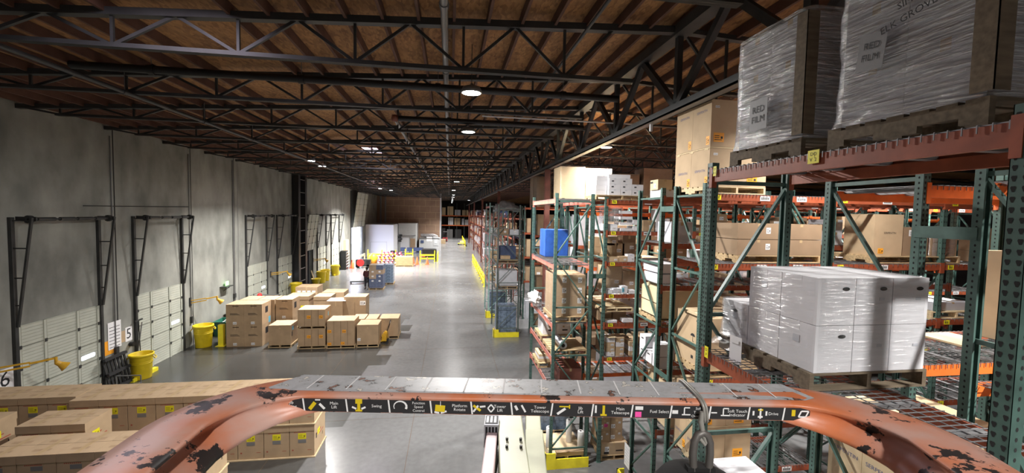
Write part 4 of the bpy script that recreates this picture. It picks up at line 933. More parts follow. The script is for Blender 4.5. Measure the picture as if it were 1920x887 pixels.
m = MB(); m.beam((-W, 0, .62), (-W+.25, 0, .7), .9, .012, 'cream', (0, 0, 1)); O('flap', m, t)
for c, (dy, n) in enumerate(((.18, 2), (.5, 1), (.82, 2))):
    for j in range(n):
        o = carton(UX+.24, D2[0]+dy, dz2[4]+.014+.27*j, .4, .29, .26, 'white', 'white file box with a hand hole low in the double row end, %s column, %s' % (ORD[c], ('bottom', 'upper')[j]), tape='', bev=.003)
        m = MB(); m.box(-.2025, -.05, .18, -.2, .05, .205, 'hole'); O('hand_hole', m, o)
carton(UX+.4, D1[0]+.5, 6.95-.0, .01, .01, .01, 'seam', 'x') if False else None
x = at(1243, 356, Y=8.6).x
o = carton(UX+.28, D2[0]+.52, 6.945, .42, .5, .16, 'white', 'flat white carton on top of the double row end'); carton(UX+.2, D2[0]+.52, 7.107, .34, .36, .22, 'cardpale', 'small cream carton with printed label on top of the flat white carton', st=[('l', .6, .4, .1, .1, 'stick_w'), ('l', .2, .75, .12, .04, 'ink', 'printed_label')])
carton(UX+.75, D2[0]+.5, 1.914, .95, .9, 1.0, 'cardpale', 'pale carton behind slatted boards low in the double row end', tape='f')
for j in range(5): 
    pallet(UX+.55, D2[0]+.55, 2.93+.001+.0*j, 1.0, 1.0, 'x') if False else None
for j in range(4): pallet(6.2, D2[0]+.57, 1.914+.145*j, 1.1, 1.0, 'pale empty pallet in the low stack inside the double row, %s from the bottom' % ORD[j], k='woodpale')
fill_row(UX+1.15, 9, D2[0], dz2[1], .6, ['card', 'white', 'card3'], 'box on the upper inner shelf of the double row', 'boxes on the upper inner shelf of the double row', .6); fill_row(UX+1.15, 9, D2[0], dz2[3], .6, ['card', 'white', 'card3'], 'box on the middle inner shelf of the double row', 'boxes on the middle inner shelf of the double row', .6)

# ------------------------------------------------------------------ open single bay at the aisle (left of the facing row)
AX0 = 2.62; AXD = 1.02; AY = 10.33; AL = 2.85; az = [6.92, 5.24, 3.72, 2.86, 2.05]
rackA = rack('y', AX0, AY, AL, 1, AXD, 7.06, az, 'tall green rack bay at the aisle with faded orange beams and a mesh shelf', bk='bpink', holes=2)
m = MB(); m.box(CX-.38, AY+.0, 4.9, CX+.0, AY+.006, 5.02, 'green'); O('row_spacer', m, None, label='short green spacer between the tall bay and the small-box rack', cat='rack spacer')
def ga(y0, x0, x1, nm):
    t = thing('rack_guard', nm, 'rack guard', (0, 0, 0)); m = MB()
    m.box(x0-.14, y0-.16, 0, x0+.14, y0-.13, .42, 'ysteel'); m.box(x0-.14, y0-.16, 0, x0-.11, y0+.2, .42, 'ysteel'); O('corner_guard', m, t)
    m = MB(); m.box(x0+.14, y0-.15, .03, x1, y0-.12, .26, 'ysteel'); m.box(x0+.14, y0-.15, .0, x1, y0-.04, .03, 'ysteel'); O('end_rail', m, t)
ga(AY, AX0, AX0+AXD, 'yellow corner guard at the foot of the tall rack bay at the aisle')
yc = AY+.75
pallet(3.13, yc, az[2]+.012, .9, 1.15, 'pallet under the wrapped brown cartons in the tall bay at the aisle')
for c in range(2):
    for r in range(2):
        for j in range(4):
            carton(2.72+.2+.42*c, yc-.5+.25+.5*r, az[2]+.155+.27*j, .42, .5, .268, 'card', 'brown labelled carton in the wrapped stack at the aisle, %s tier, %s side, %s row' % (ORD[j], ('left', 'right')[c], ('front', 'back')[r]), st=[('f', .65, .5, .11, .14, 'stick_w')] if r == 0 else [])
film(3.13, yc, az[2]+.1, .88, 1.06, 1.17, 'wrap', 'clear film around the brown labelled cartons at the aisle', wob=.02, n=.06, seed=41)
p = at(1010, 570, X=2.55); m = MB(); rr = random.Random(2)
vs = []; n1, n2 = 26, 18
for j in range(n2+1):
    for i in range(n1):
        th = math.pi*j/n2; ph = 2*math.pi*i/n1; d = Vector((math.sin(th)*math.cos(ph), math.sin(th)*math.sin(ph), math.cos(th))); q = 1+.55*noise.noise(d*2.7+Vector((3, 1, 2)))+.25*noise.noise(d*7); vs.append((d.x*.15*q, d.y*.34*q, d.z*.2*q))
m.add(vs, [(j*n1+i, j*n1+(i+1) % n1, (j+1)*n1+(i+1) % n1, (j+1)*n1+i) for j in range(n2) for i in range(n1)], 'paper', True); O('plastic_bag', m, None, (2.58, AY+2.2, p.z), label='crumpled white plastic bag hanging out of the tall bay at the aisle', cat='bag')
for c in range(2):
    for j in range(2): carton(2.72+.22+.42*c, AY+1.9, az[3]+.155+.25*j, .41, .7, .247, 'white', 'white carton behind the wide wooden board in the tall bay, %s, %s' % (('lower', 'upper')[j], ('left', 'right')[c]), st=[('f', .6, .5, .16, .04, 'ink', 'printed_label')])
pallet(3.13, AY+1.9, az[3]+.012, .95, .9, 'pallet under the white cartons in the tall bay'); 
pallet(3.13, AY+.66, az[3]+.012, .95, 1.1, 'broad wooden board pallet with a grey roll on it in the tall bay', k='wood', h=.13)
m = MB(); m.cyl((0, 0, .1), (0, .7, .1), .1, 'whitegrey', n=18); m.cyl((0, -.002, .1), (0, .01, .1), .05, 'hole', n=14); O('fabric_roll', m, None, (2.98, AY+.2, az[3]+.145), label='grey roll lying end-on in the tall bay at the aisle', cat='roll')
carton(3.2, AY+.6, az[4]+.013, .6, .8, .42, 'column', 'reddish-brown carton on the low shelf of the tall bay', tape='f')
for j in range(3): carton(2.86, AY+1.9, az[4]+.155+.07*j, .42, .6, .067, 'white' if j % 2 else 'cardpale', 'flat box in the low pile in the tall bay, %s from the bottom' % ORD[j], tape='')
pallet(2.95, AY+1.9, az[4]+.012, .7, .9, 'pallet under the flat boxes in the tall bay')
# floor of that bay: blue water pack, rolls on a boarded pallet
pallet(3.15, AY+.65, 0, .95, 1.1, 'boarded pallet with three white rolls at the foot of the tall bay', k='woodpale', h=.2)
m = MB(); m.box(-.47, -.55, 0, .47, .55, .03, 'cardpale'); m.box(-.3, -.56, -.0, .47, -.4, .09, 'card'); O('cardboard_tray', m, None, (3.15, AY+.65, .203), label='tan card sheet and tray under the three white rolls', cat='tray')
for px, h, yy, tilt, nm in ((1029, .55, AY+.5, 0, 'left'), (1066, .62, AY+.7, .0, 'middle'), (1088, .44, AY+.3, 0, 'right')):
    x = at(px, 835, Y=yy).x; m = MB(); m.lathe([(.03, h), (.075, h), (.082, h-.01), (.082, .01), (.075, 0), (.03, 0), (.03, h)], 'mixroll', 22); m.lathe([(.029, h-.004), (.001, h-.05)], 'hole', 12)
    O('film_roll', m, None, (x, yy, .235+(.06 if nm == 'right' else .0)), label='white upright film roll on the boarded pallet, the %s one of three' % nm, cat='film roll')
t_ = [(x, y, j) for x in range(3) for y in range(2) for j in range(4)]
pallet(3.13, AY+2.0, 0, 1.0, 1.0, 'pallet under the blue bottle packs at the foot of the tall bay')
def water(x, y, z, w, d, n, lab, per=2):
    for a in range(per):
        for b in range(per):
            for j in range(n):
                m = MB(); W = w/per-.012; D = d/per-.012; h = .27
                m.cbox(0, 0, 0, W, D, h, 'bluepale'); k = 5
                for i in range(k):
                    for i2 in range(3):
                        m.lathe([(W/k*.46, .01), (W/k*.47, h*.62), (W/k*.2, h*.93), (W/k*.2, h)], 'bluedark' if i2 == 1 else 'bluepale', 8, (-W/2+W*(i+.5)/k, -D/2+D*(i2+.5)/3, .002))
                O('bottle_pack', cached(('wp', round(W, 3), round(D, 3)), lambda: m), None, (x-w/2+w*(a+.5)/per, y-d/2+d*(b+.5)/per, z+.275*j), label='blue shrink-wrapped pack of water bottles in '+lab, cat='bottle pack', group='bottle packs in '+lab)
water(3.13, AY+2.0, .145, .95, .95, 4, 'the stack at the foot of the tall bay')
# ------------------------------------------------------------------ single bays further along the aisle
def bay(x0, y0, d, L_, H_, zs, k, bk, label):
    return rack('y', x0, y0, L_, 1, d, H_, zs, label, k=k, bk=bk, holes=2, deck=True)
BX = 2.5; BY = 21.95; BD = 1.22; bz = [6.75, 5.4, 3.9, 2.5]
bay(BX, BY, BD, 2.6, 7.0, bz, 'gpost', 'gpost', 'grey-green rack bay with a yellow foot guard, second along the aisle')
ga(BY, BX, BX+BD, 'yellow foot guard of the grey-green rack bay'); 
BZ = 26.2
bay(BX-.05, BZ, BD, 2.6, 7.2, [7.0, 5.3, 3.7, 2.3], 'teal', 'bpink', 'pale teal rack bay, third along the aisle'); ga(BZ, BX-.05, BX-.05+BD, 'yellow foot guard of the pale teal rack bay')
pallet(BX+BD/2, BY+.9, 0, 1.1, 1.2, 'pallet under the bottle packs of the grey-green bay'); water(BX+BD/2, BY+.9, .145, 1.05, 1.1, 5, 'the stack in the grey-green bay', 2)
pallet(BX+BD/2, BZ+.9, 0, 1.1, 1.2, 'pallet under the bottle packs of the pale teal bay'); water(BX+BD/2, BZ+.9, .145, 1.05, 1.1, 5, 'the stack in the pale teal bay', 2)
pallet(BX+BD/2, BY+.8, bz[3]+.012, 1.1, 1.1, 'pallet under the two wide grey boxes in the grey-green bay')
for j in range(2): carton(BX+BD/2, BY+.8, bz[3]+.155+.42*j, 1.05, 1.05, .418, 'whitegrey', 'wide grey-white box in the grey-green bay, %s one' % ('lower', 'upper')[j], tape='f', kt='whitegrey')
pallet(BX+BD/2, BY+.8, bz[2]+.012, 1.15, 1.2, 'pallet sheet under the blue covered load in the grey-green bay')
carton(BX+BD/2-.1, BY+.6, bz[2]+.155, .5, .4, .22, 'card2', 'small tan carton before the blue covered load', tape='f'); carton(BX+BD/2+.05, BY+1.1, bz[2]+.155, .95, .55, .72, 'bluedark', 'dark blue covered load in the grey-green bay', tape='', bev=.03, name='blue_load', cat='pallet load')
m = MB(); vs = []; n1, n2 = 18, 8
for j in range(n2+1):
    for i in range(n1):
        th = math.pi/2*j/n2; ph = 2*math.pi*i/n1; d = Vector((math.sin(th)*math.cos(ph), math.sin(th)*math.sin(ph), math.cos(th))); q = 1+.45*noise.noise(d*2.6); vs.append((d.x*.62*q, d.y*.8*q, d.z*.42*q))
m.add(vs, [(j*n1+i, j*n1+(i+1) % n1, (j+1)*n1+(i+1) % n1, (j+1)*n1+i) for j in range(n2) for i in range(n1)], 'foil', True); O('moving_blanket', m, None, (BX+BD/2, BY+1.0, bz[0]+.012), label='heap of crumpled grey blanket on top of the grey-green rack bay', cat='blanket')
fr = random.Random(8)
def few(x0, x1, y0, y1, z, lab, grp, ks, n=3, hr=(.25, .6)):
    w = (x1-x0)/2
    for i in range(n):
        h = fr.uniform(*hr); carton(x0+w*(i % 2+.5), y0+.35+(i//2)*.75, z+.014, w*.9, .68, h, fr.choice(ks), lab, grp, st=[('f', .6, .5, .12, .1, 'stick_w')])
few(BX+.1, BX+BD-.05, BY+.1, BY+2, bz[1], 'box on the upper shelf of the grey-green bay', 'boxes on the upper shelf of the grey-green bay', ['card', 'card3', 'whitegrey'])
for z, nm in ((5.3, 'upper'), (3.7, 'middle'), (2.3, 'lower')): few(BX+.05, BX+BD-.05, BZ+.1, BZ+2, z, 'box on the %s shelf of the pale teal bay' % nm, 'boxes on the %s shelf of the pale teal bay' % nm, ['whitegrey', 'card2', 'white'], 4)
# rows that run away to the right, seen over and between the near ones
nm3 = ['first', 'second', 'third', 'fourth']
for i, (y, x0) in enumerate(((14.9, 4.55), (17.6, 5.0), (22.4, 4.6), (25.6, 4.6))):
    zs = [6.95, 5.4, 3.9, 2.4]
    rack('x', x0, y, 12.5, 5, 1.05, 7.05, zs, 'dim rack row crossing rightward behind the near racks, %s one back' % nm3[i], k='green', bk='bred', deck=False, holes=0, labels=0)
    for li, z in enumerate(zs[1:] + [-.013]):
        x = x0+.15
        while x < x0+(12 if i < 2 else 4):
            w = rnd.uniform(.8, 1.15); h = rnd.uniform(.7, 1.15)
            if (x-x0-.05) % 2.5 + w > 2.42: x += .25; continue
            bulk(x+w/2, y+.52, z+.013, w, .95, h, rnd.choice(['card', 'card3', 'card2', 'whitegrey']), 'pallet-sized box on the %s dim rack row, %s level from the top' % (nm3[i], ORD[li+1]), 'boxes on the %s dim row, %s level' % (nm3[i], ORD[li+1]), st=[('f', .5, .6, .2, .16, 'stick_w')]); x += w+.06
# two big bright cartons on top, and dark wrapped ones beside
p0 = at(1047, 370, Y=14.95); p1 = at(1097, 370, Y=14.95); p2 = at(1147, 370, Y=14.95); zt = at(1097, 313, Y=14.95).z
pallet((p0.x+p2.x)/2+.05, 15.45, 6.952, p2.x-p0.x-.1, 1.0, 'pallet under the two big bright cartons above the open mesh bay', h=.05) if False else None
carton((p0.x+p1.x)/2+.03, 15.45, 6.965, p1.x-p0.x-.06, .95, zt-6.97, 'cardpale', 'big pale film-wrapped carton above the open bay, left of two', tape=''); film((p0.x+p1.x)/2+.03, 15.45, 6.97, p1.x-p0.x-.05, .97, zt-6.96, 'wrap', 'shiny film around the left big pale carton above the open bay', wob=.02, n=.08, seed=51)
carton((p1.x+p2.x)/2, 15.45, 6.965, p2.x-p1.x-.03, .95, zt-7.0, 'cardpale', 'big pale carton above the open bay, right of two', tape='')
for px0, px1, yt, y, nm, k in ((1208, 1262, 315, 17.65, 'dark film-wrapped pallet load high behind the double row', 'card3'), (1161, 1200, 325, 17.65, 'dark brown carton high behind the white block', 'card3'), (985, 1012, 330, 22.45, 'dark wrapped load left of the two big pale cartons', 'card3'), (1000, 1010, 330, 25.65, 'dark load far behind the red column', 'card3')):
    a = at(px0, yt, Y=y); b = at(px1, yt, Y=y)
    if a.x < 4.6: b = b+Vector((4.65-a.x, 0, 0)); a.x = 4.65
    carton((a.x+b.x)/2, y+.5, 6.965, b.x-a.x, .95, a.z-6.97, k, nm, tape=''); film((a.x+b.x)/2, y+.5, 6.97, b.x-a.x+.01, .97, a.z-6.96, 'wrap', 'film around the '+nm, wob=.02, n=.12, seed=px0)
# the long row of shelving down the aisle, red-framed
FX = 4.75
names_f = ['lowest', 'second', 'third', 'top']
for i in range(8):
    y = 31.0+i*8.6
    rack('y', FX, y, 7.8, 3, .9, 6.6, [1.5, 3.1, 4.7, 6.2], 'far rack down the aisle with dark red frames, %s of eight' % ORD[i], k='column', bk='bred', deck=False, holes=0)
    for li, z in enumerate([-.013, 1.5, 3.1, 4.7] + ([6.2] if i % 2 else [])):
        yy = y+.2
        while yy < y+7.4:
            w = fr.uniform(.7, 1.1)
            if fr.random() < .3: yy += w; continue
            if (yy-y) % 2.6+w > 2.5: yy += .2; continue
            h = fr.uniform(.5, 1.15); bulk(FX+.45, yy+w/2, z+.013, .82, w, h, fr.choice(['whitegrey', 'card', 'card3', 'white', 'card3', 'card2', 'column', 'bluedark', 'whitegrey']), 'load on the %s far aisle rack, %s level' % (ORD[i], ORD[li]), 'loads on the %s far aisle rack, %s level' % (ORD[i], ORD[li]), tape='', st=[('l', .5, .6, .25, .2, 'stick_w')]); yy += w+.08
# yellow guard rails before it
def guard(x, y0, y1, label, axis='y', h=1.05, k='ysteel'):
    t = thing('guard_rail', label, 'guard rail', (x, y0, 0)); L_ = y1-y0; n = max(1, round(L_/2.2))
    for i in range(n+1):
        m = MB(); u = L_*i/n; m.cbox(0, 0, 0, .12, .12, h, k); m.cbox(0, 0, 0, .25, .25, .015, k); O('post', m, t, (0, u, 0) if axis == 'y' else (u, 0, 0))
    for z in (.32, .78):
        m = MB()
        if axis == 'y': m.box(-.05, .06, z, .05, L_-.06, z+.2, k)
        else: m.box(.06, -.05, z, L_-.06, .05, z+.2, k)
        O('rail', m, t)
    return t
for i, (a, b) in enumerate(((37.5, 47.5), (49.2, 57), (84, 104))): guard(3.15, a, b, 'yellow guard rail along the far aisle racks, %s stretch' % ORD[i])
# rack across the far end
EY = 112; ex0 = at(828, 440, Y=EY).x; ex1 = at(884, 440, Y=EY).x
zz = [at(850, 422, Y=EY).z, at(850, 404, Y=EY).z]
rack('x', ex0, EY, ex1-ex0, 4, 1.2, 9.2, zz, 'rack with orange beams closing the far end of the aisle', k='gpost', bk='borange', deck=True, holes=0, z_b=.22)
for px0, px1, yt, lv, k in ((829, 835.5, 389, 1, 'cardpale'), (839, 850, 387, 1, 'cardpale'), (853, 863.5, 393.5, 1, 'whitegrey'), (867, 873, 394, 1, 'cardpale'), (874.5, 878, 394, 1, 'cardpale'), (840.5, 850, 408, 0, 'white'), (852, 863, 409, 0, 'card2'), (866, 871, 410, 0, 'whitegrey'), (872, 878, 412, 0, 'white')):
    a = at(px0, yt, Y=EY+.1); b = at(px1, yt, Y=EY+.1); carton((a.x+b.x)/2, EY+.62, zz[lv]+.015, b.x-a.x, 1.0, a.z-zz[lv]-.01, k, 'far load on the %s end-of-aisle shelf, %s place' % (('lower', 'upper')[lv], ORD[int((px0-825)/6)]), tape='f')
for px0, px1, yt in ((838, 849, 430), (853, 865, 430), (829, 835, 428)):
    a = at(px0, yt, Y=EY+.1); b = at(px1, yt, Y=EY+.1); carton((a.x+b.x)/2, EY+.62, 0, b.x-a.x, 1.0, a.z, 'steelgrey' if px0 == 838 else 'wall_dark', 'dark grey bin on the floor at the far end, %s' % {838: 'the pale one', 853: 'right one', 829: 'left one'}[px0], tape='', name='storage_bin', cat='bin')

rack('y', 3.5, 42.6, 2.6, 1, .95, 6.4, [2.0, 3.6, 5.2, 6.3], 'faded pink rack bay standing forward among the far aisle racks', k='pink_paint', bk='bpink', holes=0, deck=True)
for z, n in ((2.0, 'lower'), (3.6, 'upper'), (-.012, 'floor')): carton(4.0, 43.9, z+.014, .8, 1.6, .9, 'whitegrey' if z > 0 else 'card3', 'load on the %s level of the faded pink rack bay' % n, tape='')
# ------------------------------------------------------------------ lidded boxes in the left foreground
BW = .625
def lidded(x, y, z, w, d, h, label, group=None, lab_v=.60, win=True, side_lab=False, low=False):
    """x = left edge, y = front"""
    o = carton(x+w/2, y+d/2, z, w-.012, d-.012, h-.10, 'card2', label, group, tape='', name='lidded_box')
    W, D = w-.016, d-.016
    m = MB(); m.box(-W/2-.005, -D/2-.012, h-.17, W/2+.005, D/2+.012, h-.008, 'card2'); m.box(-W/2-.006, -.003, h-.007, W/2+.006, .003, h-.0065, 'seam')
    m.box(-.05, -D/2-.013, h-.0078, .05, D/2+.013, h-.0068, 'tape'); m.box(-.18, D*.1, h-.0078, .16, D*.22, h-.007, 'card'); m.box(-.2, -D*.32, h-.0078, .1, -D*.22, h-.007, 'card'); O('lid', m, o)
    sticker(o, W, D, h, ('f', .5, .64 if not low else .42, .2, .155, 'stick_y'))
    if win:
        m = MB(); m.box(-.1, -D/2-.003, h*.42 if not low else h*.62, .1, -D/2+.001, h*.42+.09 if not low else h*.62+.09, 'greyfilm'); O('label_window', m, o)
    m = MB()
    for i in range(9): m.box(-.2+i*.033, -D/2-.002, h-.215, -.178+i*.033, -D/2, h-.195, 'inkred')
    m.add([(-W*.38+.022*math.cos(a), -D/2-.0015, .17+.022*math.sin(a)) for a in [i*.785 for i in range(8)]], [tuple(range(8))], 'inkred'); m.box(W*.22, -D/2-.0015, .16, W*.38, -D/2, .172, 'inkred')
    m.box(W/2, -D*.3, h*.55, W/2+.002, D*.1, h*.58, 'inkred'); m.box(W/2, -D*.05, h*.44, W/2+.002, D*.3, h*.47, 'inkred'); m.box(W/2, D*.22, h*.26, W/2+.002, D*.25, h*.36, 'hole')
    O('printing', m, o)
    if side_lab: sticker(o, W, D, h, ('r', .38, .58, .2, .16, 'stick_y')); m = MB(); m.box(W/2, -D*.36, h*.46, W/2+.004, -D*.30, h*.62, 'hole'); O('hand_hole', m, o)
    return o
TH = .87
def block(x0, n, y, d, label, tiers=2, w=BW, side=True, slip=True, low=False):
    for t_ in range(tiers):
        z = .035+t_*(TH+.018)
        m = MB(); m.box(x0-.02, y-.03, z-.03, x0+n*w+.02, y+d+.03, z-.002, 'woodpale' if slip else 'wood')
        O('slip_sheet', m, None, label='pale slip board under the %s tier of %s' % (('lower', 'upper')[t_], label), cat='board')
        for i in range(n): lidded(x0+w*i, y, z, w, d, TH-.02, 'lidded tan box, %s from right, %s tier of %s' % (ORD[n-1-i], ('lower', 'upper')[t_], label), None, side_lab=(side and i == n-1), low=low)
fx = -3.45; block(fx-9*BW, 9, 11.45, .98, 'the long row behind the rail')
bx1 = at(143, 742, Z=1.78).x; block(bx1-4*BW, 4, 11.72, .8, 'the row by the first door')
b4 = at(162, 792, Z=1.78); block(b4.x-2*.66, 2, 10.2, .74, 'the pair between two rows', w=.66)
b6 = at(39, 767, Z=1.78); block(b6.x-2*.66, 2, 10.25, .74, 'the pair at the left edge', w=.66)
b5 = at(179, 845, Z=1.78); block(b5.x-3*.655, 6, 8.98, .8, 'the nearest bottom-left row', w=.655, low=True)

# ------------------------------------------------------------------ pallet loads on the middle of the floor
def fbox(xl, xr, yb, yt, ytb, label, k='card', z=0, base=None, **kw):
    """front bottom edge at row yb (floor or base height z), front top at yt, rear top edge at ytb"""
    a = at(xl, yb, Z=z); b = at(xr, yb, Z=z); Y = (a.y+b.y)/2 if base is None else base
    a = at(xl, yb, Y=Y); b = at(xr, yb, Y=Y); h = at((xl+xr)/2, yt, Y=Y).z-z
    d = max(.4, at((xl+xr)/2, ytb, Z=z+h).y-Y) if not isinstance(ytb, float) else ytb
    return a.x, b.x, Y, d, h
def marks(o, w, d, h, kk=(1, 1)):
    m = MB(); i = 0
    for r in range(3): m.box(-w*.28, -d/2-.0025, h*(.5+.035*r), w*.26-.05*r, -d/2-.0005, h*(.515+.035*r), 'ink')
    m.box(-w*.14, -d/2-.0025, h*.9, w*.2, -d/2-.0005, h*.94, 'seam'); O('printing', m, o)
# A1/A2: the tall block of eight printed boxes
xl, xr, Y, d, h = fbox(424.4, 492, 650, 571, 1.02, '')
cw = (xr-xl)/2; hh = h/2
for c in range(2):
    for t_ in range(2):
        o = carton(xl+cw*(c+.5), Y+d/2, hh*t_+.001, cw, d, hh-.002, 'card', 'large tan box in the block of printed boxes, %s tier, %s, front' % (('lower', 'upper')[t_], ('left', 'right')[c]), st=[('f', .48, .12, .16, .12, 'stick_w')] + ([('r', .82, .1, .22, .3, 'stick_b', 'blue_tag'), ('r', .5, .66, .3, .3, 'ink', 'printed_panel')] if c == 1 else []), tape='f'); marks(o, cw, d, hh)
a = at(540, 600, Y=Y+d+.05); Y2 = Y+d+.06
for c in range(3):
    for t_ in range(2):
        x = xl+.1+cw*1.06*c
        o = carton(x+cw/2, Y2+d/2, hh*t_+.001, cw, d, hh-.002, 'card', 'large tan box in the block of printed boxes, %s tier, %s, rear' % (('lower', 'upper')[t_], ('left', 'middle', 'right')[c]), st=[('f', .48, .12, .16, .12, 'stick_w')] + ([('r', .82, .1, .22, .3, 'stick_b', 'blue_tag'), ('r', .4, .66, .3, .3, 'ink', 'printed_panel')] if c == 2 else []), tape='f'); marks(o, cw, d, hh)
def load(xl, xr, yp, yb, yt, d, label, plab, k='card', n=1, lid=True, st=(), seams=0, tape='f', pk='wood'):
    """pallet foot at row yp, box foot yb, box top yt"""
    a = at(xl, yp, Z=0); b = at(xr, yp, Z=0); Y = (a.y+b.y)/2; a = at(xl, yp, Y=Y); b = at(xr, yp, Y=Y); w = b.x-a.x
    pallet((a.x+b.x)/2, Y+d/2, 0, w+.06, d+.04, plab, k=pk)
    h = at(xl, yt, Y=Y).z-.145; out = []
    for i in range(n):
        o = carton(a.x+w*(i+.5)/n, Y+d/2, .143, w/n, d, h, k, label if n == 1 else '%s, %s of %d' % (label, ('left', 'right', 'third')[i], n), st=st, seams=seams, tape=tape); out.append(o)
        if lid:
            m = MB(); W = w/n-.004; D = d-.004; m.box(-W/2-.006, -D/2-.008, h-.11, W/2+.006, D/2+.008, h+.004, k); O('lid', m, o)
    return a.x, b.x, Y, d, h+.145, out
# A3
x0, x1, Y3, d3, h3, o3 = load(504, 545, 652, 645, 610.5, 1.0, 'squat tan box on a pallet before the printed block', 'pallet under the squat tan box', st=[('r', .3, .82, .2, .26, 'stick_b', 'blue_tag'), ('r', .2, .5, .1, .22, 'ink', 'printed_panel')], k='card')
# A4 double
so = [('f', .40, .55, .17, .15, 'stick_o'), ('f', .85, .55, .17, .15, 'stick_o')]
x0, x1, Y4, d4, h4, o4 = load(558.5, 609.5, 654, 649, 618, 1.02, 'tan strapped box with two orange labels, lower of the stacked pair', 'pallet under the stacked pair with orange labels', st=so, seams=4, lid=False, tape='')
pallet((x0+x1)/2, Y4+d4/2, h4+.004, x1-x0+.04, d4, 'pallet between the stacked pair with orange labels')
hu = at(560, 581, Y=Y4).z-h4-.15
carton((x0+x1)/2, Y4+d4/2, h4+.149, x1-x0, d4, hu, 'card', 'tan strapped box with two orange labels, upper of the stacked pair', st=so+[('r', .55, .6, .14, .2, 'stick_b', 'blue_tag')], seams=4, tape='')
# A5
x0, x1, Y5, d5, h5, o5 = load(613, 664.5, 653, 647.5, 602, 1.05, 'tall tan strapped box with four orange labels', 'pallet under the tall box with four orange labels', st=[('f', .09, .57, .17, .14, 'stick_o'), ('f', .62, .57, .17, .14, 'stick_o'), ('f', .09, .06, .17, .13, 'stick_o'), ('f', .57, .08, .17, .13, 'stick_o')], seams=4, lid=False, tape='')
# A6
x0, x1, Y6, d6, h6, o6 = load(669, 709, 651, 644, 609.5, 1.0, 'tan lidded box with a white label on a pallet by the yellow jack', 'pallet under the tan box by the yellow jack', st=[('f', .1, .25, .15, .13, 'stick_w')], k='card')
# A8
x0, x1, Y8, d8, h8, o8 = load(711, 746.5, 635, 630, 597.5, 1.0, 'plain tan box at the right end of the floor loads', 'pallet under the two boxes at the right end', n=2, lid=True, k='card')
# A7
y7 = Y6+d6+.35
for i, (pa, pb) in enumerate(((659, 683), (685, 706.5))):
    a = at(pa, 598, Y=y7); b = at(pb, 598, Y=y7)
    pallet((a.x+b.x)/2, y7+.55, 0, b.x-a.x, 1.1, 'pallet under the %s tan box behind the box by the jack' % ('left', 'right')[i]); carton((a.x+b.x)/2, y7+.55, .143, b.x-a.x, 1.1, at(pa, 598.5, Y=y7).z-.145, 'card', 'tan box behind the box by the jack, %s one' % ('left', 'right')[i], seams=3, tape='t')
def hid(pa, pb, yt, Y, d, label, h2=None, k='card', st=(), seams=0, lidh=0, z0=0):
    a = at(pa, yt, Y=Y); b = at(pb, yt, Y=Y)
    if z0 == 0: pallet((a.x+b.x)/2, Y+d/2, 0, b.x-a.x, d, 'pallet under the '+label); z0 = .143
    o = carton((a.x+b.x)/2, Y+d/2, z0, b.x-a.x, d, a.z-z0, k, label, st=st, seams=seams, tape='f')
    if lidh: W = b.x-a.x; m = MB(); h = a.z-z0; m.box(-W/2-.01, -d/2-.014, h-lidh, W/2+.01, d/2+.014, h+.004, k); O('lid', m, o)
    return o
YR = Y7b = y7+1.5
hid(644, 686, 557, YR+.2, 1.0, 'tall tan box with a white label behind the pair by the jack', seams=2, st=[('f', .86, .8, .3, .24, 'stick_w')])
hid(616, 642.5, 565, YR, 1.0, 'white-topped tan box left of the tall labelled one', k='card', st=[('t', .5, .5, .95, .9, 'paper', 'white_cover')])
sy = [('f', .2, .72, .28, .22, 'stick_y'), ('f', .68, .72, .28, .22, 'stick_y')]
hid(588, 620, 556.5, YR+1.6, 1.1, 'tan lidded box with yellow labels behind the stacked pair', st=[('f', .2, .55, .28, .22, 'stick_y'), ('f', .64, .55, .28, .22, 'stick_y')], lidh=.2)
hid(536, 579, 556, YR+1.5, 1.15, 'tan lidded box with yellow labels behind the printed block', st=[('f', .44, .58, .28, .22, 'stick_y'), ('f', .76, .58, .28, .22, 'stick_y')], lidh=.2)
hid(603, 645, 548.5, YR+3.2, 1.2, 'plain tan box behind the tall labelled one', seams=0)
hid(554, 595, 538.5, YR+4.6, 1.2, 'tan box with four white labels at the back of the floor loads', k='card', st=[('f', .16+.225*i, .78, .2, .2, 'stick_w') for i in range(4)])
# yellow pallet jack by the boxes
def jack(x, y, rz, label, k='ygold', handle=True):
    t = thing('pallet_jack', label, 'pallet jack', (x, y, 0), rz)
    for s in (-1, 1):
        m = MB(); m.box(-.08, -.6, .08, .08, .6, .14, k); m.cyl((-.05, -.5, .05), (.05, -.5, .05), .05, 'rubber', n=10); o = O('fork', m, t, (s*.2, 0, 0))
    m = MB(); m.box(-.26, .6, .1, .26, .85, .5, k); m.box(-.12, .7, .5, .12, .86, .62, k); O('body', m, t)
    for s in (-1, 1): m = MB(); m.cyl((s*.1-.04, .82, .1), (s*.1+.04, .82, .1), .1, 'rubber', n=14); O('wheel', m, t)
    m = MB(); m.tube([(0, .8, .55), (0, .95, .9), (0, 1.0, 1.1)], .022, 'black'); m.tube([(0, 1.0, 1.1), (-.13, 1.02, 1.17), (-.13, 1.03, 1.28), (.13, 1.03, 1.28), (.13, 1.02, 1.17), (0, 1.0, 1.1)], .017, 'black'); O('handle', m, t)
    return t
p = at(725, 645, Z=0)
t = jack(0, 0, 0, 'yellow pallet jack half under the box at the front right', handle=False); t.location = (p.x-.75, p.y+.45, 0); t.rotation_euler = (0, 0, R(-95)); t.scale = (.85, .85, .85)

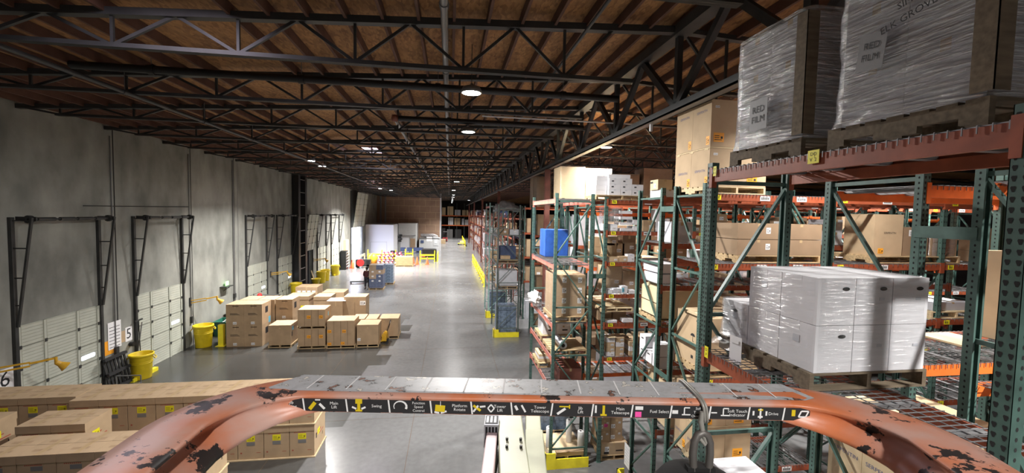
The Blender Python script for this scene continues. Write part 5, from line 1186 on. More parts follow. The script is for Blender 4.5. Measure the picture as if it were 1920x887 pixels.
# ------------------------------------------------------------------ dock side clutter
def barrel(px, py, label, s=1.3, tilt=0):
    p = at(px, py, Z=0); t = thing('waste_bin', label, 'bin', (max(p.x, XL+.6), p.y, 0))
    m = MB(); m.lathe([(.001, 0), (.24*s, 0), (.25*s, .02), (.29*s, .70*s), (.30*s, .72*s), (.325*s, .73*s), (.325*s, .79*s), (.30*s, .80*s), (.285*s, .78*s), (.235*s, .04), (.001, .03)], 'yellow', 28)
    for q in (.5, .55): m.lathe([(.278*s, q*s), (.292*s, q*s+.01), (.28*s, q*s+.02)], 'yellow', 28)
    O('tub', m, t)
    for a in (.3, math.pi+.3):
        m = MB(); d = Vector((math.cos(a), math.sin(a), 0)); e = Vector((-d.y, d.x, 0)); c = d*.31*s
        m.tube([c+e*.1+Vector((0, 0, .7*s)), c+d*.07+e*.09+Vector((0, 0, .62*s)), c+d*.07-e*.09+Vector((0, 0, .62*s)), c-e*.1+Vector((0, 0, .7*s))], .018, 'yellow'); O('handle', m, t)
    return t
_b = barrel(269, 703, 'yellow round bin beside the black upright pallet, nearest of the bins', 1.2); _b.location = (XL+.47, at(269, 690, X=XL+.47).y-.1, 0); barrel(362, 650, 'yellow round bin before the green crate right of the second door')
barrel(523, 556, 'yellow round bin under the dock light of the fourth door'); barrel(594, 530, 'yellow round bin right of the open dock door, left of a pair'); barrel(604, 526, 'yellow round bin right of the open dock door, right of a pair'); barrel(620, 516, 'yellow round bin farthest along the dock wall')
def ybump(px0, py0, px1, py1, label):
    a = at(px0, py0, Z=0); b = at(px1, py1, Z=0); m = MB(); m.beam(a+Vector((0, 0, .07)), b+Vector((0, 0, .07)), .16, .14, 'ysteel'); O('floor_curb', m, None, label=label, cat='curb')
ybump(246, 718, 293, 694, 'yellow floor curb beside the nearest yellow bin'); ybump(594, 530.5, 612, 526, 'yellow floor curb by the pair of yellow bins'); ybump(626, 517.5, 636, 512, 'yellow floor curb by the farthest yellow bin')
# mop bucket
p = at(561, 533, Z=0); t = thing('mop_bucket', 'yellow mop bucket with a leaning mop by the open dock door', 'bucket', (max(p.x, XL+.55), p.y-.6, 0))
m = MB(); m.lathe([(.001, .1), (.26, .1), (.36, .55), (.4, .56), (.38, .6), (.33, .57), (.001, .2)], 'yellow', 18); O('tub', m, t); m = MB(); m.beam((-.1, 0, .3), (-.45, .25, 1.25), .09, .05, 'woodpale'); O('mop', m, t)
m = MB(); [m.cyl((dx, dy, 0), (dx, dy, .1), .04, 'rubber', n=8) for dx in (-.2, .2) for dy in (-.2, .2)]; O('caster', m, t)
# yellow bollard
p = at(416, 648, Z=0); m = MB(); m.cbox(0, 0, 0, .22, .22, 1.02, 'ysteel'); m.cbox(0, 0, 0, .4, .4, .02, 'ysteel'); O('bollard', m, None, (p.x, p.y, 0), label='yellow square bollard left of the printed block', cat='bollard')
# green crate, bench and what lies on it
p0 = at(372, 640, Z=0); 
t = thing('plastic_crate', 'dark green plastic crate beside the yellow bin', 'crate', (XL+.62, p0.y+1.2, .0))
m = MB(); w, d, h = .9, 1.0, .75
def taper(m, w, d, h, k, f=.85):
    a = [(-w/2*f, -d/2*f), (w/2*f, -d/2*f), (w/2*f, d/2*f), (-w/2*f, d/2*f)]; b = [(-w/2, -d/2), (w/2, -d/2), (w/2, d/2), (-w/2, d/2)]
    vs = [(x, y, 0) for x, y in a]+[(x, y, h) for x, y in b]+[(x*.95, y*.95, .04) for x, y in a]+[(x*.95, y*.95, h) for x, y in b]
    m.add(vs, [(3, 2, 1, 0)]+[(i, (i+1) % 4, 4+(i+1) % 4, 4+i) for i in range(4)]+[(8, 9, 10, 11)]+[(12+i, 12+(i+1) % 4, 8+(i+1) % 4, 8+i) for i in range(4)]+[(4+i, 4+(i+1) % 4, 12+(i+1) % 4, 12+i) for i in range(4)], k)
taper(m, w, d, h, 'greenbin'); O('tub', m, t); m = MB(); m.box(-w/2-.03, -d/2-.03, h-.05, w/2+.03, -d/2, h+.01, 'greenbin'); m.box(-w/2-.03, d/2, h-.05, w/2+.03, d/2+.03, h+.01, 'greenbin'); m.box(w/2, -d/2, h-.05, w/2+.03, d/2, h+.01, 'greenbin'); O('rim', m, t)
m = MB(); m.beam((-.2, -.2, .55), (.1, -.1, .8), .35, .012, 'paper'); m.beam((.0, .2, .5), (.2, .3, .8), .3, .012, 'paper'); m.box(-.3, -.4, .04, .3, .4, .5, 'paper'); O('waste_paper', m, None, (XL+.62, p0.y+1.2, .04), label='white waste paper heaped in the green crate', cat='paper', kind='stuff')
bq = at(395, 640, X=XL+1.2); by0 = p0.y+2.1; by1 = by0+4.6
t = thing('workbench', 'long grey steel workbench against the dock wall', 'workbench', (XL+.7, (by0+by1)/2, 0)); bl = by1-by0
m = MB(); m.box(-.55, -bl/2, .98, .5, bl/2, 1.04, 'mesh_wood'); O('top', m, t); m = MB(); m.box(-.5, -bl/2+.05, .3, .45, bl/2-.05, .34, 'mesh_wood'); O('shelf', m, t)
for sx in (-.5, .45):
    for sy in (-bl/2+.05, 0, bl/2-.05): m = MB(); m.cbox(sx, sy, 0, .06, .06, .98, 'steelgrey'); O('leg', m, t)
carton(XL+.6, by0+.8, .345, .6, .6, .35, 'bluedark', 'dark blue box on the shelf of the workbench', tape='')
m = MB(); m.lathe([(.001, 0), (.1, 0), (.11, .2), (.05, .26), (.001, .26)], 'stick_y', 14); O('spray_bottle', m, None, (XL+.75, by0+.6, 1.042), label='bright yellow-green bottle on the workbench', cat='bottle')
m = MB(); m.lathe([(.001, 0), (.3, 0), (.32, .06), (.2, .12), (.001, .14)], 'greenbin', 16); O('strap_coil', m, None, (XL+.7, by0+2.0, 1.042), label='dark green coil of strapping on the workbench', cat='strap')
m = MB(); m.lathe([(.001, 0), (.14, 0), (.13, .3), (.07, .36), (.001, .36)], 'red', 14); O('canister', m, None, (XL+.6, by0+3.0, 1.042), label='dark red canister at the far side of the workbench', cat='canister')
m = MB(); m.lathe([(.001, 0), (.08, .02), (.1, .12), (.06, .2), (.001, .22)], 'stick_y', 12); O('hi_vis_bundle', m, None, (XL+.9, by0+.9, .345), label='yellow high-visibility bundle under the workbench', cat='bundle')
m = MB(); m.beam((XL+1.35, by0-1.4, .08), (XL+1.35, by1, .08), .12, .16, 'woodpale'); O('timber', m, None, label='long pale timber on the floor before the workbench', cat='timber')
# shelf brackets on the wall with green sign
p = at(418, 537, X=XL); m = MB(); m.box(0, -.35, -.02, .35, .35, .02, 'steel'); m.beam((.02, 0, -.25), (.33, 0, -.03), .03, .03, 'steel'); O('wall_shelf', m, None, (XL+.003, p.y, p.z), label='small dark wall shelf left of the third dock door', cat='shelf')
p = at(421, 533, X=XL); m = MB(); m.box(.1, -.16, 0, .14, .16, .28, 'exitg'); O('lit_sign', m, None, (XL, p.y, p.z-.12), label='small lit green sign on the wall shelf', cat='sign')
# black plastic pallet leaning, cart, papers, number sign, broom
p = at(215, 690, X=XL+.25)
t = thing('plastic_pallet', 'black plastic pallet leaning on the wall between the first two doors', 'pallet', (XL+.36, p.y+.1, .05), 0); t.rotation_euler = (0, R(-12), 0)
m = MB()
for i in range(7): m.box(0, -.5+i*.155, 0, .03, -.42+i*.155, 1.15, 'rubber')
for z in (0, .52, 1.05): m.box(.0, -.5, z, .12, .51, z+.1, 'rubber')
O('deck', m, t)
p = at(205, 715, X=XL+.95); t = thing('platform_cart', 'low dark steel cart with debris under the black pallet', 'cart', (XL+.95, p.y, 0))
m = MB(); m.box(-.4, -.85, .24, .4, .85, .3, 'mesh_wood'); m.box(.37, -.85, .3, .4, .85, .36, 'steelgrey'); O('platform', m, t)
for sx in (-.3, .3):
    for sy in (-.7, .7): m = MB(); m.cyl((sx-.03, sy, .1), (sx+.03, sy, .1), .1, 'rubber', n=12); m.box(sx-.02, sy-.04, .15, sx+.02, sy+.04, .25, 'steel'); O('wheel', m, t)
m = MB(); m.cyl((.38, .84, .3), (.38, .84, .6), .02, 'steelgrey'); m.cyl((-.38, .84, .3), (-.38, .84, .6), .02, 'steelgrey'); m.cyl((-.38, .84, .6), (.38, .84, .6), .02, 'steelgrey'); O('push_bar', m, t)
for i, (dx, dy, k, nm) in enumerate(((-.1, -.3, 'exitg', 'pale green'), (.1, -.6, 'paper', 'white'), (.2, .1, 'stick_w', 'grey-white'))): m = MB(); m.beam((dx, dy, 0.02), (dx+.12, dy+.22, .05), .08, .02, 'paper' if k != 'exitg' else 'cream'); O('offcut', m, None, (XL+.95, p.y, .302), label=nm+' offcut lying on the low dark cart', cat='offcut')
a = at(201, 612, X=XL); b = at(227, 648, X=XL); m = MB(); m.plate((XL+.012, a.y, b.z), (0, 1, 0), (0, 0, 1), b.y-a.y, a.z-b.z+.1, 'paper', .004)
for i in range(7): m.plate((XL+.0165, a.y+.06, b.z+.06+i*.12), (0, 1, 0), (0, 0, 1), (b.y-a.y)*.8, .02, 'ink', .001)
O('notice_board', m, None, label='white notice with rows of print behind the black leaning pallet', cat='sign')
m = MB(); m.plate((XL+.002, a.y-.3, b.z-.15), (0, 1, 0), (0, 0, 1), .55, .5, 'stick_o', .004); O('cardboard_sheet', m, None, label='orange-tan sheet half behind the white notice', cat='sheet')
m = MB(); m.plate((XL+.002, b.y-.1, b.z+.1), (0, 1, 0), (0, 0, 1), .45, .42, 'card2', .004); O('cardboard_sheet', m, None, label='tan sheet behind the broom handles', cat='sheet')
p = at(241, 626, X=XL); t = thing('number_sign', 'white dock sign reading 5 beside the second door', 'sign', (XL+.004, p.y, p.z)); m = MB(); m.plate((0, -.17, -.27), (0, 1, 0), (0, 0, 1), .34, .54, 'paper', .006); O('plate', m, t); m = MB(); m.text('5', .55, (.007, 0, 0), (0, 1, 0), (0, 0, 1), 'ink', 1, .001); O('lettering', m, t)
p = at(8, 706, X=XL); t = thing('number_sign', 'white dock sign reading 6 at the near end of the wall', 'sign', (XL+.004, p.y, p.z-.1)); m = MB(); m.plate((0, -.25, -.3), (0, 1, 0), (0, 0, 1), .5, .6, 'paper', .006); O('plate', m, t); m = MB(); m.text('6', .6, (.007, 0, 0), (0, 1, 0), (0, 0, 1), 'ink', 1, .001); O('lettering', m, t)
q = at(262, 704, Z=0)
m = MB(); m.cyl((q.x-.1, q.y-.1, .02), (XL+.12, q.y+.35, 2.0), .018, 'steelgrey'); m.beam((q.x-.1, q.y-.28, .04), (q.x-.1, q.y+.08, .04), .06, .08, 'steel'); O('broom', m, None, label='grey long-handled broom leaning behind the nearest yellow bin', cat='broom')
m = MB(); m.cyl((XL+.2, q.y+.15, .02), (XL+.1, q.y+.2, 2.1), .016, 'steel'); m.beam((XL+.1, q.y+.02, 2.1), (XL+.1, q.y+.4, 2.12), .05, .05, 'steel'); O('squeegee', m, None, label='dark squeegee standing against the wall by the number sign', cat='squeegee')
m = MB(); a = at(243, 645, X=XL); m.cyl((XL+.03, a.y, a.z), (XL+.16, a.y, a.z), .09, 'black', n=14); O('rubber_bumper', m, None, label='small round black fitting on the wall under the number sign', cat='fitting')
# black bin right of yellow barrel and cable reel, fire box
p = at(634, 505, Z=0); t = thing('document_rack', 'black rack with white papers beside the seventh door', 'rack', (XL+.5, p.y, 0)); m = MB(); m.box(-.4, -.5, 0, .2, .5, 2.1, 'black'); O('cabinet', m, t)
for i in range(6): m = MB(); m.beam((.2, 0, .25+i*.32), (.34, 0, .4+i*.32), .9, .02, 'paper'); O('paper_tray', m, t)
p = at(643, 480, X=XL); m = MB(); m.box(0, .2, 0, .3, 1.5, 1.7, 'cream'); O('wall_cabinet', m, None, (XL+.003, p.y, .9+.6), label='cream wall cabinet before the bright doorway', cat='cabinet')
# ------------------------------------------------------------------ the far end of the dock
OY = 63.0
ox0 = XL+.05; ox1 = at(738, 430, Y=OY).x; oz = at(715, 421, Y=OY).z
t = thing('site_office', 'pale free-standing office block at the far end of the dock', 'office', ((ox0+ox1)/2, OY, 0)); w = ox1-ox0
m = MB(); m.box(-w/2, 0, 0, w/2, 9.9, oz, 'office'); m.box(-w/2, -.03, oz-.08, w/2, 0, oz, 'officegrey'); O('walls', m, t)
a = at(695, 452, Y=OY).x; b = at(725, 452, Y=OY).x; za = at(710, 454, Y=OY).z
m = MB(); cx = (ox0+ox1)/2; m.box(a-cx, -.05, 0.3, b-cx, 0, za, 'office'); m.box(a-cx, -.06, za, b-cx, 0, za+.05, 'officegrey'); m.box(a-cx-.05, -.06, .3, a-cx, 0, za, 'officegrey'); O('door_panel', m, t)
O2 = 68.0; x2 = at(780, 430, Y=O2).x; z2 = at(770, 419, Y=O2).z
t = thing('site_office', 'grey recessed office block beside the pale one', 'office', ((ox1+x2)/2+.05, O2, 0)); w = x2-ox1-.1
m = MB(); m.box(-w/2, 0, 0, w/2, 4.9, z2, 'officegrey'); O('walls', m, t); m = MB(); m.box(-w*.38, -.05, 0, w*.1, 0, 2.6, 'office'); m.box(w*.18, -.05, .9, w*.46, 0, 2.4, 'card3'); O('door_panel', m, t)
m = MB(); m.box(-w/2+.1, -.2, z2*.62, w/2, -.01, z2*.64, 'officegrey'); O('ledge', m, t)
O3 = 69.5; x3 = at(824, 450, Y=O3).x; z3 = at(800, 447, Y=O3).z
t = thing('office_partition', 'low grey office partition with pinned papers before the brown wall', 'partition', ((x2+x3)/2+.2, O3, 0)); w = x3-x2-.4
m = MB(); m.box(-w/2, 0, 0, w/2, 3.2, z3, 'officegrey'); m.box(-w/2-.0, -.1, z3, w/2, .1, z3+.06, 'steel'); O('walls', m, t)
for q, (u, z, k, sw, sh) in enumerate(((.0, 1.9, 'stick_p', .9, .7), (w*.32, 1.2, 'officegrey', .8, 1.5), (-w*.35, 1.6, 'bluedark', .5, .45), (w*.32, 1.6, 'stick_w', .4, .5))):
    m = MB(); m.box(u-sw/2, -.03-.012*q, z, u+sw/2, -.008-.012*q, z+sh, k if k != 'stick_p' else 'stick_w'); O('poster', m, t)
m = MB(); m.tube([(-w*.45, 1.6, z3+.42), (-w*.1, 1.5, z3+.36), (w*.2, 1.6, z3+.4), (w*.4, 1.5, z3+.3)], [.28, .34, .3, .1], 'foil', 10); O('rolled_tarp', m, None, t.location, label='grey rolled sheet lying along the top of the low partition', cat='tarp')
# cable risers on the dark corner wall
for px in (714, 723):
    x = at(px, 400, Y=YB).x; m = MB(); m.box(x-.12, YB-.3, oz, x+.12, YB-.06, 9.4, 'galv'); O('riser_duct', m, None, label='pale vertical duct on the corner wall above the office, %s one' % ('left' if px == 714 else 'right'), cat='duct')
# yellow rails, desks and monitors
def at0(px, Y): return at(px, 470, Y=Y).x
guard(at0(690, 57.5), 0, at0(742, 57.5)-at0(690, 57.5), 'long yellow guard rail before the pale office', 'x', 1.5).location = (at0(690, 57.5), 57.5, 0)
guard(0, 0, at0(774, 59)-at0(760, 59), 'short yellow guard rail before the grey office', 'x', 1.5).location = (at0(760, 59), 59, 0)
guard(0, 0, at0(815, 57)-at0(788, 57), 'yellow guard rail before the low partition', 'x', 1.5).location = (at0(788, 57), 57, 0)
guard(at0(820, 57), 57, 61, 'yellow guard rail turning the corner into the aisle')
t = thing('desk', 'desk with screens behind the yellow rail', 'desk', (at0(772, 61.5), 61.5, 0)); m = MB(); m.box(-1.8, -.4, .72, 1.8, .4, .77, 'bluedark'); O('top', m, t)
for s in (-1.7, 1.7): m = MB(); m.box(s-.04, -.35, 0, s+.04, .35, .72, 'steel'); O('leg', m, t)
for i, s in enumerate((-1.2, -.3, .6, 1.3)): m = MB(); m.box(-.35, -.03, .2, .35, .03, .75, 'bluedark'); m.box(-.04, -.02, 0, .04, .02, .2, 'black'); m.box(-.15, -.1, 0, .15, .1, .02, 'black'); O('monitor', m, None, (t.location.x+s, 61.5, .772), label='dark blue screen on the desk behind the rail, %s from the left' % ORD[i], cat='monitor')
carton(at0(805, 60), 60, 0, 2.0, .8, 1.5, 'black', 'black covered machine behind the yellow rail of the low partition', tape='', bev=.1, name='covered_machine', cat='machine')
carton(at0(738, 61.8), 61.8, 0, .8, .5, 1.0, 'black', 'dark equipment stand before the office corner', tape='', name='equipment_stand', cat='stand'); m = MB()
for i in range(4): m.box(-.35+.1*(i % 2), -.02, .3*i, .1+.12*(i % 2), .02, .25+.3*i, 'ink')
O('wall_bracket', m, None, (ox1+.5, O2-.3, 1.9), label='dark hanging equipment on the grey office wall', cat='bracket')
# red mesh bundles, plywood crate, cones
def rowbundle(px0, px1, py, yt, label):
    a = at(px0, py, Z=0); b = at(px1, py, Z=0); Y = a.y; h = at(px0, yt, Y=Y).z; w = b.x-a.x; n = 6; nr = 5
    pallet(a.x+w/2, Y+.6, 0, w, 1.2, 'pallet under the '+label)
    for r in range(nr):
        for c in range(n):
            if r == nr-1 and c == 0: continue
            m = MB(); m.tube([(0, 0, 0), (0, .95, 0)], (h-.15)/nr*.44, 'redlight', 8); m.tube([(0, -.01, 0), (0, .0, 0)], (h-.15)/nr*.3, 'paper', 8)
            O('mesh_roll', cached(('roll', round(h, 2)), lambda: m), None, (a.x+w*(c+.5)/n*.98+(.12 if r % 2 else 0), Y+.1, .15+(h-.15)/nr*(r+.5)), label='red and white roll in the '+label, cat='roll', group='rolls in the '+label)
rowbundle(706, 754, 497, 473, 'stacked rolls beyond the pallet truck')
a = at(742, 500, Z=0); b = at(774, 500, Z=0); h = at(742, 481.5, Y=a.y).z
pallet((a.x+b.x)/2, a.y+.6, 0, b.x-a.x+.1, 1.25, 'pallet under the plywood crate')
carton((a.x+b.x)/2, a.y+.6, .145, b.x-a.x, 1.2, h-.145, 'ply', 'reddish plywood crate before the stacked rolls', tape='', bev=.01, name='plywood_crate', cat='crate')
def cone(px, py, label, s=1.0):
    p = at(px, py, Z=0); t = thing('traffic_cone', label, 'cone', (max(p.x, XL+.5), p.y, 0)); m = MB(); m.cbox(0, 0, 0, .5*s, .5*s, .05, 'orangecone'); m.lathe([(.2*s, .05), (.045*s, .95*s), (.03*s, .97*s), (.001, .97*s)], 'orangecone', 16); O('body', m, t)
    m = MB(); m.lathe([(.125*s, .42*s), (.09*s, .62*s)], 'paper', 16); O('collar', m, t)
cone(660, 503, 'orange traffic cone at the edge of the bright doorway'); cone(782, 496, 'orange traffic cone right of the plywood crate, left of a pair'); cone(801, 496, 'orange traffic cone right of the plywood crate, right of a pair'); cone(774.5, 494, 'orange traffic cone close behind the plywood crate')
a = at(783, 492, Z=0); b = at(800, 492, Z=0); m = MB(); m.cyl((a.x+.2, a.y, .78), (b.x-.2, a.y, .78), .04, 'orangecone'); O('barrier_bar', m, None, label='red bar strung between the pair of traffic cones', cat='bar')
p = at(668, 492, Z=0); q = at(668, 500, Z=0); t = thing('barricade', 'pale timber barricade slanting before the bright doorway', 'barricade', (0, 0, 0)); m = MB(); m.beam((XL+1.1, 50, 1.0), (XL+1.5, 55, 1.15), .06, .26, 'woodpale'); O('plank', m, t)
for y in (50.3, 54.7): m = MB(); m.cbox(XL+1.15+(y-50)*.08, y, 0, .1, .3, 1.0, 'woodpale'); O('leg', m, t)
p = at(678, 503, Z=0); t = thing('floor_scrubber', 'red and black floor machine by the bright doorway', 'floor machine', (p.x, p.y+.4, 0)); m = MB(); m.box(-.7, -.3, .2, .9, .5, .95, 'black'); m.box(-.6, -.35, .3, .5, -.3, 1.0, 'steel'); O('body', m, t)
m = MB(); m.cyl((-.15, -.42, .62), (-.15, -.3, .62), .42, 'red', n=18); O('drum', m, t)
for s in (-.5, .7): m = MB(); m.cyl((s, -.3, .2), (s, .5, .2), .2, 'rubber', n=14); O('wheel', m, t)
m = MB(); m.lathe([(.001, 0), (.4, .05), (.55, .9), (.3, 1.3), (.001, 1.4)], 'stick_o', 12); o = O('orange_sack', m, None, (at0(700, 54), 54, 0), label='orange sack standing left of the stacked rolls', cat='sack')
# the wrapped pallet being moved
a = at(692, 543.5, Z=0); b = at(718, 543.5, Z=0); Y = a.y; w = b.x-a.x; d = 1.15; h = at(692, 497, Y=Y).z
pallet((a.x+b.x)/2, Y+d/2, 0, w+.05, d+.05, 'pallet under the mixed blue and brown cartons beside the worker'); lv = (h-.15)/5
for r in range(5):
    for c in range(2):
        for q in range(2):
            k = 'bluedark' if (r in (0, 1) or (r == 2 and c == 1) or (r == 4 and c == 1)) else 'card3'
            carton(a.x+w*(c+.5)/2, Y+d*(q+.5)/2, .146+lv*r, w/2, d/2, lv-.003, k, 'carton in the stack beside the worker, %s layer, %s %s' % (ORD[r], ('front', 'rear')[q], ('left', 'right')[c]), st=[('f', .5, .55, .16, .12, 'stick_w')] if r in (1, 2, 3) else [], tape='')
film((a.x+b.x)/2, Y+d/2, .15, w+.02, d+.02, h-.14, 'wrap', 'clear film around the blue and brown cartons beside the worker', n=.12, wob=.02, seed=61)
Y2 = Y+2.6; a2 = at(712, 520, Y=Y2); w2 = 1.2; pallet(a2.x+.6, Y2+.55, 0, w2, 1.1, 'pallet under the blue bottle packs behind the worker'); water(a2.x+.6, Y2+.55, .145, 1.1, 1.05, 6, 'the stack behind the worker', 2)
jt = jack(0, 0, 0, 'dark pallet jack with low forks beside the worker', 'steel'); pj = at(675, 531, Z=0); jt.location = (pj.x-.3, pj.y+.2, 0); jt.rotation_euler = (0, 0, R(-80))
# ------------------------------------------------------------------ the worker
def skin_body(verts, edges, radii, k, name, parent, loc=(0, 0, 0), root=0):
    me = bpy.data.meshes.new(name); me.from_pydata(verts, edges, []); me.materials.append(K[k])
    o = bpy.data.objects.new(name, me); COL.objects.link(o); o.parent = parent; o.location = loc
    o.modifiers.new('skin', 'SKIN'); sv = me.skin_vertices[0].data
    for i, r in enumerate(radii): sv[i].radius = r if isinstance(r, tuple) else (r, r)
    sv[root].use_root = True
    s = o.modifiers.new('sub', 'SUBSURF'); s.levels = 1; s.render_levels = 2
    return o
pw = at(687.5, 541, Z=0); person = thing('person', 'person in a dark red jacket and dark cap standing by the stacked cartons, back turned', 'person', (pw.x, pw.y, 0), R(-8))
V = [(0, 0, .98), (0, .01, 1.15), (0, .02, 1.36), (0, .03, 1.50), (0, .05, 1.60), (0, .055, 1.72),
     (-.10, 0, .92), (-.12, .03, .50), (-.12, -.02, .09), (-.125, .12, .05), (.10, 0, .92), (.13, .12, .52), (.14, .10, .09), (.15, .24, .05),
     (-.18, .02, 1.43), (-.26, .03, 1.16), (-.25, .18, .96), (-.245, .24, .90), (.18, .02, 1.43), (.28, .10, 1.18), (.32, .32, 1.10), (.33, .40, 1.09)]
Eg = [(0, 1), (1, 2), (2, 3), (3, 4), (4, 5), (0, 6), (6, 7), (7, 8), (8, 9), (0, 10), (10, 11), (11, 12), (12, 13), (2, 14), (14, 15), (15, 16), (16, 17), (2, 18), (18, 19), (19, 20), (20, 21)]
Rd = [(.16, .12), (.16, .115), (.17, .12), .062, (.078, .092), (.07, .085), .095, .07, .045, .04, .095, .07, .045, .04, .075, .052, .036, .032, .075, .052, .036, .032]
body = skin_body(V, Eg, Rd, 'skin', 'body', person)
J = [(0, 0, .90), (0, .01, 1.15), (0, .02, 1.38), (0, .03, 1.5), (-.19, .02, 1.43), (-.265, .03, 1.16), (-.25, .17, .98), (.19, .02, 1.43), (.285, .10, 1.18), (.315, .30, 1.105)]
skin_body(J, [(0, 1), (1, 2), (2, 3), (2, 4), (4, 5), (5, 6), (2, 7), (7, 8), (8, 9)], [(.20, .15), (.19, .14), (.20, .14), .075, .095, .07, .052, .095, .07, .052], 'maroon', 'jacket', person)
T = [(0, 0, .97), (-.10, 0, .90), (-.12, .03, .50), (-.12, -.01, .12), (.10, 0, .90), (.13, .12, .52), (.14, .105, .12)]
skin_body(T, [(0, 1), (1, 2), (2, 3), (0, 4), (4, 5), (5, 6)], [(.18, .135), .115, .088, .068, .115, .088, .068], 'jeans', 'trousers', person)
for s, yy in ((-.123, .05), (.145, .18)):
    m = MB(); m.lathe([(.001, 0), (.055, 0), (.06, .03), (.05, .09), (.001, .1)], 'black', 14); o = O('shoe', m, person, (s, yy, .0)); o.scale = (.85, 2.1, 1)
m = MB(); m.lathe([(.098, 0), (.1, .05), (.08, .1), (.04, .125), (.001, .13)], 'fabric', 18); m.box(-.07, .08, .0, .07, .19, .015, 'fabric'); O('cap', m, person, (0, .052, 1.70))
m = MB(); m.lathe([(.001, -.01), (.016, 0), (.001, .012)], 'skin', 8, (0, .152, 1.635)); 
for s in (-.032, .032): m.lathe([(.001, -.008), (.01, 0), (.001, .008)], 'ink', 8, (s, .135, 1.67))
m.box(-.025, .138, 1.588, .025, .146, 1.596, 'inkred')
for s in (-.084, .084): m.lathe([(.001, -.03), (.016, 0), (.001, .03)], 'skin', 8, (s, .05, 1.645))
O('face', m, person)
m = MB(); m.lathe([(.088, 0), (.096, .06), (.09, .11)], 'ink', 16, (0, .042, 1.60)); O('hair', m, person)
m = MB(); m.lathe([(.07, 0), (.085, .03), (.075, .06)], 'cream', 14, (0, .028, 1.48)); O('collar', m, person)
for (bx, by, bz, sx, dr) in ((-.245, .24, .90, -1, (0, .5, -.85)), (.33, .40, 1.09, 1, (.05, .95, -.25))):
    d = Vector(dr).normalized(); si = Vector((1, 0, 0)); hv = [(0, 0, 0), tuple(d*.055)]; he = [(0, 1)]; hr = [(.03, .02), (.036, .02)]
    for f, (off, ln) in enumerate(((-.027, .07), (-.009, .08), (.009, .075), (.027, .06))):
        b = d*.06+si*off; i = len(hv); c = Vector((0, .2, -.6)); hv += [tuple(b+d*.02), tuple(b+d*(ln*.6)+c*.01), tuple(b+d*(ln*.9)+c*.04)]; he += [(1, i), (i, i+1), (i+1, i+2)]; hr += [.009, .0085, .007]
    i = len(hv); hv += [tuple(d*.02-si*sx*.035), tuple(d*.055-si*sx*.055)]; he += [(0, i), (i, i+1)]; hr += [.011, .009]
    skin_body(hv, he, hr, 'skin', 'hand', person, (bx, by, bz))
# red tow truck and bits far down the aisle
def tug(px0, px1, py, yt, label):
    a = at(px0, py, Z=0); b = at(px1, py, Z=0); Y = a.y; w = b.x-a.x; h = at(px0, yt, Y=Y).z; t = thing('forklift', label, 'forklift', ((a.x+b.x)/2, Y, 0))
    m = MB(); m.box(-w/2, .2, .15, w/2, 1.9, h*.38, 'red'); m.box(-w/2+.1, .1, .2, w/2-.1, .3, h*.34, 'steel'); O('chassis', m, t)
    m = MB(); m.box(-w*.35, .9, h*.38, w*.35, 1.4, h*.5, 'black'); m.box(-w*.35, 1.3, h*.5, w*.35, 1.5, h*.75, 'black'); O('seat', m, t)
    for sx in (-1, 1):
        for sy in (.4, 1.8): m = MB(); m.beam((sx*w*.42, sy, h*.36), (sx*w*.4, sy, h), .07, .07, 'black'); O('guard_post', m, t)
        for sy in (.5, 1.6): m = MB(); m.cyl((sx*w*.42-.1, sy, .28), (sx*w*.42+.1, sy, .28), .28, 'rubber', n=16); O('wheel', m, t)
    m = MB(); m.box(-w*.45, .35, h-.06, w*.45, 1.9, h, 'black'); O('overhead_guard', m, t); m = MB(); m.box(-w*.3, 1.95, .1, -w*.2, 2.05, h*1.05, 'steel'); m.box(w*.2, 1.95, .1, w*.3, 2.05, h*1.05, 'steel'); m.box(-w*.3, 1.96, h, w*.3, 2.04, h*1.05, 'steel'); O('mast', m, t)
tug(830, 838.5, 453, 435, 'small red forklift at the left of the far aisle')
p = at(830, 457, Z=0); carton(p.x, p.y+.5, 0, 1.2, 1.0, .9, 'card2', 'tan carton on the floor in front of the far red forklift')
p = at(865, 459, Z=0); t = thing('floor_cart', 'small yellow-marked cart on the floor at the far right of the aisle', 'cart', (p.x, p.y, 0)); m = MB(); m.box(-.7, -.5, .25, .7, .9, .32, 'yellow'); m.box(-.3, -.2, .32, .5, .4, .8, 'cardpale'); O('platform', m, t)
for s in (-.6, .6): m = MB(); m.cyl((s, -.4, .12), (s, .8, .12), .12, 'rubber'); O('wheel', m, t)
m = MB(); m.tube([(-.7, .8, .3), (-.7, .8, 1.1), (.7, .8, 1.1), (.7, .8, .3)], .03, 'steelgrey'); O('push_bar', m, t)
# ------------------------------------------------------------------ the boom lift we stand on
PSI = R(-8.45)
lift = thing('boom_lift', 'worn orange boom lift: basket rail with control decals, pale arms below', 'boom lift', (0, 0, 0), PSI)
hz = EYE-.30
# rail: rounded box section swept along the front bar and back along both sides
X0, X1, DF = -.462, .600, .716; cr = .13
cr = .15; path = []; zs_ = []
for i in range(10):
    y = -.55+(DF-cr+.55)*i/9; path.append(Vector((X0+.13*max(0, min(.42, DF-cr-y)), y, 0))); zs_.append(1.25)
for i in range(1, 15): a = math.pi-math.pi/2*i/14; path.append(Vector((X0+cr+cr*math.cos(a), DF-cr+cr*math.sin(a), 0))); zs_.append(1.25-.6*(i/14)**1.5)
n = 26
for i in range(1, n): path.append(Vector((X0+cr+(X1-X0-2*cr)*i/n, DF, 0))); zs_.append(.65)
for i in range(0, 15): a = math.pi/2-math.pi/2*i/14; path.append(Vector((X1-cr+cr*math.cos(a), DF-cr+cr*math.sin(a), 0))); zs_.append(.65+.6*(i/14)**.7)
for i in range(1, 10):
    y = DF-cr-(DF-cr+.55)*i/9; path.append(Vector((X1-.2*max(0, min(.42, DF-cr-y)), y, 0))); zs_.append(1.25)
